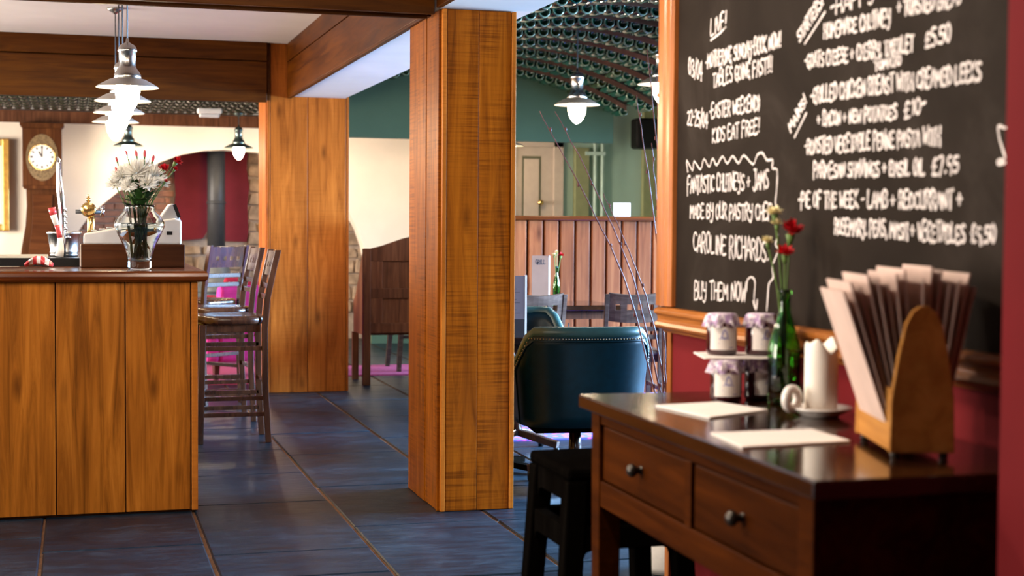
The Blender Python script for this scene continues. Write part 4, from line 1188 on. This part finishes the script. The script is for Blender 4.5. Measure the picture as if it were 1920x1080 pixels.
sv = thing('stove', 'grey stove with tall black flue in the arched recess', 'stove', (1.43, 16.38, 0))
MB().tube([(0, 0, 0.93), (0, 0, 2.3)], 0.095, 20).build('flue_pipe', 'iron', sv, smooth=True)
MB().lathe([(0.10, 1.5), (0.103, 1.5), (0.103, 1.53), (0.10, 1.53)], seg=20).build('flue_collar', 'iron', sv, smooth=True)
MB().lathe([(0.097, 0.96), (0.105, 0.93), (0.20, 0.60), (0.215, 0.56), (0.205, 0.55), (0.0005, 0.55)], seg=24).build('hood', 'stove_grey', sv, smooth=True)
MB().box(-0.24, 0.24, -0.18, 0.18, 0.10, 0.55).build('body', 'stove_grey', sv, bevel=0.02)
MB().box(-0.17, 0.17, -0.195, -0.18, 0.18, 0.47).build('fire_door', 'iron', sv, bevel=0.008)
for sx in (-1, 1):
    for sy in (-1, 1):
        MB().taper((sx*0.2, sy*0.14, 0), (sx*0.19, sy*0.13, 0.1), 0.03, 0.05).build('leg', 'iron', sv)

# ================================================================== SEATING IN THE FAR BAY
def armchair(label, loc, rz, mat):
    t = thing('armchair', label, 'armchair', loc, math.radians(rz))
    MB().box(-0.30, 0.30, -0.30, 0.26, 0.14, 0.36).build('base', mat, t, bevel=0.03)
    MB().box(-0.28, 0.28, -0.32, 0.18, 0.362, 0.46).build('seat_cushion', mat, t, bevel=0.035)
    MB().prism([(0.16, 0.36), (0.30, 0.36), (0.36, 0.74), (0.33, 0.78), (0.26, 0.76)], 'x', -0.33, 0.33).build('backrest', mat, t, bevel=0.03)
    for s in (-1, 1):
        MB().box(s*0.36-0.06, s*0.36+0.06, -0.30, 0.28, 0.14, 0.58).build('armrest', mat, t, bevel=0.035)
    for sx in (-1, 1):
        for sy in (-0.26, 0.26):
            MB().taper((sx*0.33, sy, 0), (sx*0.33, sy, 0.14), 0.035, 0.05).build('leg', 'dark_stool', t)
    return t
armchair('magenta armchair behind the bar stools', (1.30, 12.75, 0.0104), 200, 'cloth_magenta')
armchair('dark red armchair beside the stove recess', (0.72, 14.0, 0.0104), 150, 'cloth_red')
armchair('dark red armchair in front of the stove', (1.62, 14.6, 0.0104), 185, 'cloth_red')
tag(MB().box(0.3, 1.98, 12.1, 15.2, 0.0005, 0.010).build('rug', 'rug_pink'), 'pink rug under the armchairs of the far bay', 'rug')
tag(MB().box(2.15, 3.4, 12.55, 13.4, 0.0005, 0.012).build('rug', 'rug_pink'), 'pink rug on the slate behind the settle', 'rug')

# settle: high back seen from behind
se = thing('settle', 'high backed panelled wooden settle seen from behind', 'settle', (2.19, 11.80, 0), 0)
w = 'settle_wood'
MB().box(0.0, 0.06, 0.0, 0.06, 0, 1.10).build('post', w, se, bevel=0.004)
MB().box(1.24, 1.30, 0.0, 0.06, 0, 1.10).build('post', w, se, bevel=0.004)
top = [(0.06, 1.00), (0.06, 1.10), (0.16, 1.125), (0.32, 1.18), (0.5, 1.225), (0.65, 1.235), (0.8, 1.225), (0.98, 1.18), (1.14, 1.125), (1.24, 1.10), (1.24, 1.00)]
MB().prism(top, 'y', 0.008, 0.05).build('crest_rail', w, se, bevel=0.003)
for z0, z1 in ((0.42, 0.50), (0.70, 0.78)):
    MB().box(0.06, 1.24, 0.010, 0.05, z0, z1).build('back_rail', w, se, bevel=0.003)
for xa in (0.06, 0.44, 0.82, 1.14):
    MB().box(xa, xa+0.10, 0.011, 0.049, 0.50, 1.0).build('stile', w, se, bevel=0.003)
for xa, xb in ((0.16, 0.44), (0.54, 0.82), (0.92, 1.14)):
    for z0, z1 in ((0.50, 0.70), (0.78, 1.0)):
        MB().box(xa, (xa+xb)/2-0.001, 0.026, 0.044, z0, z1).build('panel', w, se)
        MB().box((xa+xb)/2+0.001, xb, 0.026, 0.044, z0, z1).build('panel', w, se)
wing = [(0.06, 0.40), (0.06, 1.10), (0.12, 1.07), (0.2, 0.98), (0.3, 0.85), (0.42, 0.72), (0.52, 0.66), (0.52, 0.40)]
for xa in (0.012, 1.252):
    MB().prism(wing, 'x', xa, xa+0.035).build('wing', w, se, bevel=0.003)
MB().box(0.05, 1.25, 0.06, 0.52, 0.40, 0.44).build('seat', w, se)
for xa in (0.0, 1.25):
    MB().box(xa, xa+0.05, 0.48, 0.53, 0, 0.40).build('front_leg', w, se)
# small pub table beyond the settle
pt = thing('pub_table', 'dark table whose legs show under the settle', 'table', (2.95, 13.0, 0.0124))
MB().lathe([(0.0005, 0.70), (0.36, 0.70), (0.37, 0.712), (0.36, 0.725), (0.0005, 0.725)], seg=28).build('table_top', 'dark_chair', pt)
for sx in (-1, 1):
    for sy in (-1, 1):
        MB().taper((sx*0.27, sy*0.25, 0), (sx*0.22, sy*0.2, 0.70), 0.035, 0.05).build('leg', 'dark_chair', pt)
MB().bar((-0.25, -0.23, 0.3), (0.25, -0.23, 0.3), 0.02, 0.03).build('stretcher', 'dark_chair', pt)

# ================================================================== DINING AREA RIGHT OF THE PILLAR
def tub_chair(label, loc, rz):
    """tub chair on a swivel base; the open front faces +Y, we see the back from -Y"""
    t = thing('tub_chair', label, 'armchair', loc, math.radians(rz), 'green leather tub chairs')
    n = 36; half = 128
    def path(a, grow):
        # rounded-square plan, a in degrees from straight back
        q = math.radians(a)
        sx, cy = math.sin(q), -math.cos(q)
        k = (abs(sx)**3.2+abs(cy)**3.2)**(-1/3.2)
        return Vector((sx*k*(0.30+grow), cy*k*(0.27+grow)))
    def topz(a):
        u = abs(a)/half
        if u < 0.36: return 0.80
        v = (u-0.36)/0.64
        return 0.80-0.17*(1-(1-min(1, v*2.2))**2)
    def shell(name, g0, g1, z0f, z1f, mat, flare):
        m = MB(); vs = []; rows = 8
        for side in (g1, g0):
            for r in range(rows+1):
                for i in range(n+1):
                    a = -half+2*half*i/n
                    z = z0f(a)+(z1f(a)-z0f(a))*r/rows
                    p = path(a, side+flare*(z-0.33))
                    vs.append((p.x, p.y, z))
        N = (rows+1)*(n+1); fs = []
        for sd in range(2):
            for r in range(rows):
                for i in range(n):
                    q = sd*N+r*(n+1)+i
                    fs.append((q, q+1, q+n+2, q+n+1))
        for i in range(n):
            fs.append((i, i+1, N+i+1, N+i)); q = rows*(n+1)+i
            fs.append((q, q+1, N+q+1, N+q))
        for i in (0, n):
            for r in range(rows):
                q = r*(n+1)+i
                fs.append((q, q+n+1, N+q+n+1, N+q))
        m.add(vs, fs)
        return m.build(name, mat, t, smooth=True)
    shell('backrest', -0.05, 0.0, lambda a: 0.33, lambda a: topz(a)-0.015, 'leather_green', 0.10)
    # padded roll along the top
    pts = []
    for i in range(n+1):
        a = -half+2*half*i/n
        p = path(a, -0.025+0.10*(topz(a)-0.33))
        pts.append((p.x, p.y, topz(a)-0.012))
    MB().tube(pts, 0.030, 10).build('top_roll', 'leather_light', t, smooth=True)
    # welt and nail heads below the roll, along the back
    w = []; nails = MB()
    for i in range(n+1):
        a = -half+2*half*i/n
        p = path(a, 0.003+0.10*(topz(a)-0.05-0.33)); w.append((p.x, p.y, topz(a)-0.05))
    MB().tube(w, 0.004, 6).build('welt', 'leather_green', t, smooth=True)
    for i in range(90):
        a = -100+200*i/89
        p = path(a, 0.004+0.10*(topz(a)-0.04-0.33))
        nails.ball((p.x, p.y, topz(a)-0.040), 0.0042, 6, 4)
    tag(nails.build('nail_heads', 'nail_brass', t, smooth=True), kind='stuff')
    # corner seams
    for a in (-72, 72):
        sm = []
        for r in range(7):
            z = 0.34+r*0.065
            p = path(a, 0.002+0.10*(z-0.33)); sm.append((p.x, p.y, z))
        MB().tube(sm, 0.003, 6).build('seam', 'leather_green', t, smooth=True)
    MB().box(-0.26, 0.26, -0.22, 0.29, 0.33, 0.46).build('seat_cushion', 'leather_green', t, bevel=0.04)
    MB().box(-0.24, 0.24, -0.2, 0.26, 0.30, 0.33).build('seat_frame', 'black_stool', t)
    MB().tube([(0, 0.03, 0.10), (0, 0.03, 0.30)], [0.035, 0.028], 14).build('swivel_post', 'dark_stool', t, smooth=True)
    for k in range(4):
        q = math.radians(45+90*k)
        MB().bar((0, 0.03, 0.12), (0.28*math.cos(q), 0.03+0.28*math.sin(q), 0.065), 0.035, 0.04).build('base_arm', 'dark_stool', t, bevel=0.004)
        cs = MB(); c = (0.27*math.cos(q), 0.03+0.27*math.sin(q))
        cs.tube([(c[0]-0.012, c[1], 0.0265), (c[0]+0.012, c[1], 0.0265)], 0.026, 14).build('castor', 'black_plastic', t, smooth=True)
    return t
tub_chair('dark green leather tub chair nearest, seen from behind beside the pillar', (2.365, 6.98, 0), -7)
tub_chair('dark green leather tub chair beyond the card, partly hidden by the nearer chair', (2.40, 8.18, 0), 176)

def dining_table(label, loc, w, d, h=0.72):
    t = thing('dining_table', label, 'table', loc)
    MB().box(-w/2, w/2, -d/2, d/2, h-0.035, h).build('table_top', 'table_top', t, bevel=0.005)
    MB().box(-w/2+0.08, w/2-0.08, -d/2+0.08, d/2-0.08, h-0.10, h-0.035).build('apron', 'dark_stool', t)
    MB().tube([(0, 0, 0.04), (0, 0, h-0.10)], 0.045, 14).build('column', 'black_stool', t, smooth=True)
    for k in range(4):
        q = math.radians(90*k+45)
        MB().bar((0, 0, 0.05), (0.28*math.cos(q), 0.28*math.sin(q), 0.022), 0.05, 0.03).build('foot', 'black_stool', t)
    return t
dining_table('small dark table between the two green tub chairs', (2.12, 7.58, 0), 0.60, 0.52)
mc = thing('menu_card', 'tall dark grey menu card standing on the table beside the pillar', 'menu', (2.10, 7.42, 0.7205))
MB().box(-0.13, 0.125, -0.002, 0.002, 0, 0.315).build('card', 'card_grey', mc)
MB().box(0.125, 0.136, -0.003, 0.003, 0, 0.318).build('pale_edge', 'paper', mc)
for i in range(9):
    MB().box(-0.10, 0.10-0.02*(i % 3), -0.0028, -0.0022, 0.12+i*0.018, 0.1215+i*0.018).build('print_line', 'ink', mc)
MB().box(-0.13, 0.125, -0.0030, -0.0021, 0.0, 0.09).build('dark_band', 'ink', mc)

def dining_chair(label, loc, rz):
    """seen from behind: back at -Y, sitter faces +Y"""
    t = thing('dining_chair', label, 'chair', loc, math.radians(rz), 'pierced back chairs at the far table')
    w = 'dark_chair'
    MB().box(-0.205, 0.205, -0.20, 0.21, 0.425, 0.455).build('seat', w, t, bevel=0.01)
    MB().box(-0.185, 0.185, -0.18, 0.19, 0.375, 0.425).build('apron', w, t)
    for s in (-1, 1):
        MB().taper((s*0.185, 0.185, 0), (s*0.18, 0.18, 0.425), 0.028, 0.036).build('front_leg', w, t, bevel=0.003)
        pts = [(-0.235, 0.0), (-0.20, 0.25), (-0.19, 0.45), (-0.205, 0.62), (-0.245, 0.835)]
        pr = [(y-0.016, z) for y, z in pts]+[(y+0.016, z) for y, z in reversed(pts)]
        MB().prism(pr, 'x', s*0.185-0.014, s*0.185+0.014).build('rear_leg', w, t, bevel=0.003)
        MB().bar((s*0.183, -0.2, 0.2), (s*0.183, 0.18, 0.2), 0.018, 0.024).build('side_stretcher', w, t)
    cols = [-0.172, -0.128, -0.092, -0.052, -0.018, 0.018, 0.052, 0.092, 0.128, 0.172]; rows = [0.655, 0.727, 0.768, 0.83]
    m = MB(); vs2 = []
    def by_(x, z): return -0.205-(z-0.62)*0.186-0.028*(1-(x/0.172)**2)
    for r, z in enumerate(rows):
        for x in cols:
            vs2.append((x, by_(x, z), z+(0.014*(x/0.172)**2 if r == 3 else 0)-(0.012*(1-(x/0.172)**2) if r == 0 else 0)))
    nc = len(cols); fs = []
    for r in range(3):
        for c in range(nc-1):
            if r == 1 and c in (1, 3, 5, 7): continue
            fs.append((r*nc+c, r*nc+c+1, (r+1)*nc+c+1, (r+1)*nc+c))
    m.add(vs2, fs).build('back_panel', w, t, solid=0.018)
    for z in (0.60, 0.545):
        MB().bar((-0.172, by_(0.172, z), z), (0.172, by_(0.172, z), z), 0.03, 0.014, (0, 1, 0)).build('back_slat', w, t)
    return t
dining_chair('dark chair with square holes in its back, nearest the chalkboard frame', (3.59, 9.53, 0.0105), -10)
dining_chair('dark chair with square holes in its back, beside the kraft menu card', (2.84, 9.5, 0.0105), 8)
dining_table('dark table by the boarded partition holding a green bottle', (3.18, 10.15, 0.0105), 0.95, 0.62, 0.73)
gc = thing('menu_card', 'kraft brown menu card on the table before the partition', 'menu', (3.095, 9.95, 0.741), 0)
MB().box(-0.062, 0.062, -0.002, 0.002, 0, 0.345).build('card', 'card_kraft', gc)
MB().box(0.062, 0.070, -0.003, 0.003, 0, 0.346).build('pale_edge', 'paper', gc)
m = MB(); lines, wid = stroke_lines('GRILL', 0.1, random.Random(2))
for ln in lines:
    ribbon(m, [(a/wid*0.075-0.035, b/6*0.028) for a, b in ln], 0.005, lambda p: (p.x, -0.0028, 0.285+p.y))
m.build('lettering', 'ink', gc)
# small green bottle with flowers on that table
def wine_bottle(name, label, loc, H, R, mat='green_glass', neck=0.3):
    t = thing(name, label, 'bottle', loc)
    nr = R*0.36
    prof = [(0.0005, 0.02), (R*0.6, 0.012), (R*0.92, 0.0), (R, 0.008), (R, H*0.46), (R*0.93, H*0.54), (R*0.62, H*0.68), (nr*1.05, H*0.80), (nr*0.92, H*0.9), (nr, H*0.955), (nr*1.18, H*0.96), (nr*1.18, H*0.995), (nr, H)]
    inn = [(nr*0.75, H), (nr*0.7, H*0.82), (R*0.52, H*0.68), (R*0.84, H*0.53), (R*0.9, H*0.45), (R*0.9, 0.03), (0.0005, 0.032)]
    MB().lathe(prof+inn, seg=28).build('glass_body', mat, t, smooth=True)
    return t
wine_bottle('green_bottle', 'slim green bottle of flowers on the far table', (3.215, 9.95, 0.741), 0.27, 0.026)
for dx, z, kind, R, lab in ((0.028, 0.345, 'red', 0.026, 'small red carnation in the slim green bottle far away'), (-0.022, 0.345, 'cream', 0.022, 'cream carnation left of the red one in the far green bottle'), (-0.004, 0.365, 'cream', 0.018, 'highest cream carnation in the far green bottle')):
    flower(kind, 'carnation', lab, 'flower', (3.215+dx, 9.94, 0.741+z), (3.215+dx*0.1, 9.95, 0.741+0.06), k, R, 'flowers in the far green bottle'); k += 1
tag(MB().box(2.35, 4.6, 8.55, 10.75, 0.0005, 0.010).build('carpet', 'carpet_pattern'), 'patterned magenta and blue carpet under the far dining table', 'carpet')
# speaker and notice
sp = thing('loudspeaker', 'black loudspeaker on the green wall by the window', 'speaker', (5.92, 15.22, 2.13))
MB().box(-0.135, 0.135, -0.10, 0.12, 0, 0.33).build('cabinet', 'black_plastic', sp, bevel=0.03)
MB().box(-0.115, 0.115, -0.108, -0.10, 0.02, 0.31).build('grille', 'black_plastic', sp, bevel=0.003)
MB().tube([(0, 0.12, 0.16), (0, 0.28, 0.18)], 0.02, 8).build('wall_bracket', 'black_plastic', sp)
nt_ = thing('notice', 'small white notice propped on the partition rail', 'notice', (4.035, 10.86, 1.3685))
MB().box(-0.07, 0.07, -0.002, 0.002, 0, 0.105).build('sheet', 'paper', nt_)
MB().box(-0.045, -0.02, -0.003, -0.002, 0.07, 0.09).box(-0.005, 0.045, -0.003, -0.002, 0.078, 0.086).build('print', 'ink_pink', nt_)

# ---- willow stems in a tall pot
wp_ = thing('floor_pot', 'cream ceramic floor pot of willow stems behind the side table', 'pot', (2.14, 5.2, 0))
MB().lathe([(0.0005, 0.0), (0.10, 0.0), (0.125, 0.03), (0.135, 0.15), (0.12, 0.32), (0.085, 0.44), (0.075, 0.50), (0.085, 0.52), (0.070, 0.52), (0.064, 0.50), (0.075, 0.44), (0.11, 0.30), (0.0005, 0.05)], seg=30).build('body', 'pot_cream', wp_, smooth=True)
rw = random.Random(9)
TW = [((1.60, 1.71), 'long willow stem leaning farthest towards the pillar'), ((1.70, 1.72), 'willow stem crossing below the hanging lamp'), ((1.90, 1.42), 'short willow stem ending above the partition rail'),
      ((1.985, 1.78), 'tall willow stem in front of the loudspeaker'), ((2.005, 1.60), 'willow stem ending below the loudspeaker'), ((2.03, 1.95), 'tallest upright willow stem by the chalkboard frame'),
      ((2.065, 1.86), 'willow stem close beside the chalkboard frame'), ((2.09, 2.03), 'willow stem rising behind the chalkboard frame edge')]
for i, ((x, z), lab) in enumerate(TW):
    yb = 5.2+rw.uniform(-0.02, 0.02); yt = 5.2+rw.uniform(-0.12, 0.12)
    x0 = 2.14+rw.uniform(-0.02, 0.02)
    dxm = x-x0
    pts = [(x0, yb, 0.07), (x0-0.005, yb, 0.45), (x0+dxm*0.10-0.012, (yb*2+yt)/3, 0.70), (x0+dxm*0.36, (yb+yt)/2, 0.70+(z-0.70)*0.40), (x0+dxm*0.70, (yb+2*yt)/3, 0.70+(z-0.70)*0.74), (x, yt, z)]
    t = thing('willow_stem', lab, 'branch', (x0, yb, 0.07), 0, 'willow stems in the floor pot')
    pth = [(p[0]-x0, p[1]-yb, p[2]-0.07) for p in pts]
    sp_ = smooth_path(pth, 6); N = len(sp_)
    MB().tube([p+Vector((rw.uniform(-.0025, .0025), 0, 0)) for p in sp_], [0.0048*(1-0.72*j/(N-1)) for j in range(N)], 6).build('stem', 'twig', t, smooth=True)
    for j in range(12, N-2, 4):
        p = sp_[j]
        MB().ball((p.x+(0.004 if j % 8 else -0.004), p.y, p.z), (0.0042, 0.009), 6, 4).build('bud', 'twig', t, smooth=True)

# ================================================================== THINGS ON THE SIDE TABLE
Z = T+0.0006
def paper_sheet(label, pts):
    c = (sum(p[0] for p in pts)/4, sum(p[1] for p in pts)/4)
    t = MB().prism([(p[0]-c[0], p[1]-c[1]) for p in pts], 'z', 0, 0.004)
    o = t.build('paper_napkin', 'paper', bevel=0.001)
    o.location = (c[0], c[1], Z)
    tag(o, label, 'napkin', 'paper napkins on the side table')
paper_sheet('white paper napkin nearest the front edge of the side table', [(1.221, 2.763), (1.448, 2.765), (1.444, 2.596), (1.201, 2.569)])
paper_sheet('white paper napkin beside the jam jars', [(1.282, 3.22), (1.455, 3.25), (1.505, 3.085), (1.317, 2.986)])

def jam_jar(label, loc, rz):
    t = thing('jam_jar', label, 'jar', loc, math.radians(rz), 'stacked jam jars')
    R = 0.034; t.scale = (1.10, 1.10, 1.40)
    MB().lathe([(0.0005, 0), (R-0.004, 0), (R, 0.005), (R, 0.054), (R-0.003, 0.060), (R-0.006, 0.064), (R-0.006, 0.068), (0.0005, 0.068)], seg=24).build('glass_body', 'jam', t, smooth=True)
    # paper label wrapped round the front
    m = MB(); n = 10; vs2 = []
    for z in (0.010, 0.050):
        for i in range(n+1):
            a = -PI/2+(-0.95+1.9*i/n); vs2.append(((R+0.0008)*math.cos(a), (R+0.0008)*math.sin(a), z))
    m.add(vs2, [(i, i+1, n+2+i, n+1+i) for i in range(n)])
    lb = m.build('paper_label', 'paper', t, smooth=True)
    def onlab(u, v): 
        a = -PI/2+u/R
        return ((R+0.0013)*math.cos(a), (R+0.0013)*math.sin(a), v)
    m = MB()
    ribbon(m, [(-0.007, 0.031), (0.0, 0.045), (0.007, 0.031), (-0.007, 0.031)], 0.003, lambda p: onlab(p.x, p.y))
    ribbon(m, [(-0.010, 0.029), (0.010, 0.029)], 0.0025, lambda p: onlab(p.x, p.y))
    ribbon(m, [(-0.012, 0.021), (0.014, 0.021)], 0.0016, lambda p: onlab(p.x, p.y))
    ribbon(m, [(0.010, 0.014), (0.020, 0.014)], 0.0016, lambda p: onlab(p.x, p.y))
    m.build('label_print', 'ink_lilac', lb)
    # frilled cloth cover
    wob = lambda a, i: (0.0 if i < 3 else (0.07 if i == 3 else 0.16)*math.sin(a*9+1.3*math.sin(a*2)))
    MB().lathe([(0.0005, 0.0725), (R*0.85, 0.0720), (R*0.98, 0.069), (R*1.02, 0.060), (R*1.16, 0.049), (R*1.10, 0.052), (R*0.99, 0.061), (R*0.9, 0.0685)], seg=54, wob=wob).build('cloth_cover', 'cloth_lilac', t, smooth=True)
    return t
jars = [((1.490, 3.285), -6, 'lower left jam jar with lilac cloth lid on the side table'), ((1.586, 3.300), 20, 'lower right jam jar, partly behind the green bottle'), ((1.540, 3.388), 0, 'rear jam jar in the bottom layer of the stack')]
for (x, y), rz, lab in jars: jam_jar(lab, (x, y, Z), rz-8)
cd = thing('serving_card', 'thin pale card lying between the two layers of jam jars', 'card', (1.54, 3.325, Z+0.0732*1.40))
MB().box(-0.095, 0.10, -0.075, 0.085, 0, 0.004).build('card', 'paper', cd, bevel=0.001)
cd.rotation_euler = (0, 0, math.radians(-14))
jam_jar('upper left jam jar on the stack', (1.502, 3.338, Z+0.0732*1.40+0.0046), -14)
jam_jar('upper right jam jar on the stack', (1.593, 3.312, Z+0.0732*1.40+0.0046), -2)

GB = (1.598, 3.195)
wine_bottle('green_bottle', 'green glass bottle holding carnations beside the candle', (GB[0], GB[1], Z), 0.272, 0.0385)
for dx, dy, z, kind, R, lab in ((0.012, 0, 0.405, 'red', 0.036, 'large red carnation in the bottle before the chalkboard'), (-0.012, -0.02, 0.356, 'red', 0.026, 'smaller red carnation low in the bottle before the chalkboard'), (-0.030, 0, 0.45, 'cream', 0.024, 'highest cream carnation in the bottle before the chalkboard'),
                              (-0.024, 0, 0.425, 'cream', 0.017, 'cream bud just below the highest cream carnation'), (-0.052, -0.01, 0.383, 'cream', 0.018, 'cream carnation bud leaning left over the jam jars')):
    flower(kind, 'carnation', lab, 'flower', (GB[0]+dx, GB[1]+dy, Z+z), (GB[0]+dx*0.08, GB[1], Z+0.09), k, R, 'carnations in the side table bottle'); k += 1

sc_ = thing('candle_saucer', 'white china chamberstick saucer with a loop handle', 'candle holder', (1.578, 2.975, Z))
MB().lathe([(0.0005, 0.0), (0.040, 0.0), (0.044, 0.004), (0.066, 0.015), (0.072, 0.0195), (0.0705, 0.022), (0.062, 0.0185), (0.042, 0.009), (0.0005, 0.008)], seg=40).build('saucer', 'china', sc_, smooth=True)
hp = []
for i in range(17):
    a = 2*PI*i/16
    hp.append((-0.070+0.020*math.cos(a)*0.93, -0.020*0+0.008*math.cos(a), 0.040+0.022*math.sin(a)))
ho = MB()
ho.tube(hp, 0.0105, 10, caps=False)
ob = ho.build('handle_loop', 'china', sc_, smooth=True)
ob.rotation_euler = (0, 0, math.radians(0))
cn = thing('pillar_candle', 'thick white candle with a melted rim on the saucer', 'candle', (1.580, 2.977, Z+0.0085))
def rim(a, i): return 0.0
m = MB(); n = 40; vs2 = []
def tz(a): return 0.150+0.012*math.sin(a*2+0.6)+0.006*math.sin(a*5)
R = 0.0365
ringz = [0.0, 0.03, 0.06, 0.09, 0.115]
for zz in ringz:
    for i in range(n): a = 2*PI*i/n; vs2.append((R*math.cos(a), R*math.sin(a), zz))
for f_, dz in ((1.0, -0.006), (0.96, 0.0), (0.86, -0.004), (0.72, -0.028), (0.35, -0.036)):
    for i in range(n): a = 2*PI*i/n; vs2.append((R*f_*math.cos(a), R*f_*math.sin(a), tz(a)+dz if f_ > 0.8 else 0.15+dz))
vs2.append((0, 0, 0.114)); vs2.append((0, 0, 0))
fs = []; RN = 10
for r in range(RN-1):
    for i in range(n): fs.append((r*n+i, r*n+(i+1) % n, (r+1)*n+(i+1) % n, (r+1)*n+i))
for i in range(n): fs.append(((RN-1)*n+i, (RN-1)*n+(i+1) % n, RN*n)); fs.append((i, (i+1) % n, RN*n+1))
m.add(vs2, fs).build('wax', 'candle_wax', cn, smooth=True)
MB().tube([(0, 0, 0.112), (0.002, 0, 0.132)], 0.0013, 6).build('wick', 'ink', cn)

# ---- menu holder with fanned menus (long axis turned a little towards the wall)
MR = math.radians(-16)
mh = thing('menu_holder', 'wooden menu rack with a tall rounded end board', 'menu holder', (1.405, 2.385, Z), MR)
# local: x 0..0.118 across, y 0..0.27 along
arch = [(0.0, 0.012), (0.002, 0.11), (0.014, 0.19), (0.026, 0.245), (0.038, 0.268), (0.052, 0.278), (0.066, 0.278), (0.080, 0.268), (0.092, 0.245), (0.104, 0.19), (0.116, 0.11), (0.118, 0.012)]
MB().prism(arch, 'y', 0.0, 0.014).build('end_board', 'holder_wood', mh, bevel=0.002)
MB().prism(arch, 'y', 0.256, 0.270).build('end_board', 'holder_wood', mh, bevel=0.002)
for xa in (0.002, 0.106):
    for z0, z1 in ((0.014, 0.066), (0.068, 0.128)):
        MB().box(xa, xa+0.010, 0.0145, 0.2555, z0, z1).build('side_slat', 'holder_wood', mh, bevel=0.0015)
MB().box(0.012, 0.106, 0.0145, 0.2555, 0.012, 0.018).build('floor_board', 'holder_wood', mh)
for a, b in ((0.015, 0.02), (0.103, 0.02), (0.015, 0.25), (0.103, 0.25)):
    MB().lathe([(0.0005, 0), (0.008, 0), (0.009, 0.006), (0.007, 0.012), (0.0005, 0.012)], (a, b, 0), 10).build('foot', 'knob_pewter', mh)
NM = 16
rm = random.Random(21)
for i in range(NM):
    u = i/(NM-1)
    if i == 8: continue
    xb = 0.018+0.082*u
    tilt = math.radians(-19+31*u)
    hgt = 0.315+rm.uniform(-0.012, 0.016)-0.02*abs(u-0.5)
    ya, yb = 0.030+rm.uniform(0, 0.012), 0.238
    t = thing('menu', 'folded paper menu fanned out in the wooden rack', 'menu', (1.405, 2.385, Z), MR, 'menus fanned in the rack')
    t['label'] = 'folded paper menu, %s from the left in the wooden rack' % ['first', 'second', 'third', 'fourth', 'fifth', 'sixth', 'seventh', 'eighth', 'ninth', 'ninth', 'tenth', 'eleventh', 'twelfth', 'thirteenth', 'fourteenth', 'fifteenth'][i]
    if i == 0: t['label'] = 'leftmost paper menu in the rack, its pale face showing'
    if i == NM-1: t['label'] = 'rightmost paper menu in the wooden rack'
    def sheet(off, th, mat, name, g=0.0):
        m = MB(); d = Vector((math.sin(tilt), 0, math.cos(tilt))); nrm = Vector((math.cos(tilt), 0, -math.sin(tilt)))
        base = Vector((xb, 0, 0.020))+nrm*off
        vs3 = []
        for hh in (0.0, hgt-g):
            for q in (0, th):
                for y in (ya, yb):
                    p = base+d*hh+nrm*q; vs3.append((p.x, y, p.z))
        m.add(vs3, [(0, 1, 3, 2), (4, 6, 7, 5), (0, 4, 5, 1), (2, 3, 7, 6), (0, 2, 6, 4), (1, 5, 7, 3)])
        m.build(name, mat, t)
    sheet(-0.0016, 0.0011, 'paper_pink', 'cover')
    sheet(-0.0004, 0.0012, 'paper_dark', 'inner_sheet', 0.004)
    sheet(0.0009, 0.0009, 'paper_pink', 'cover')
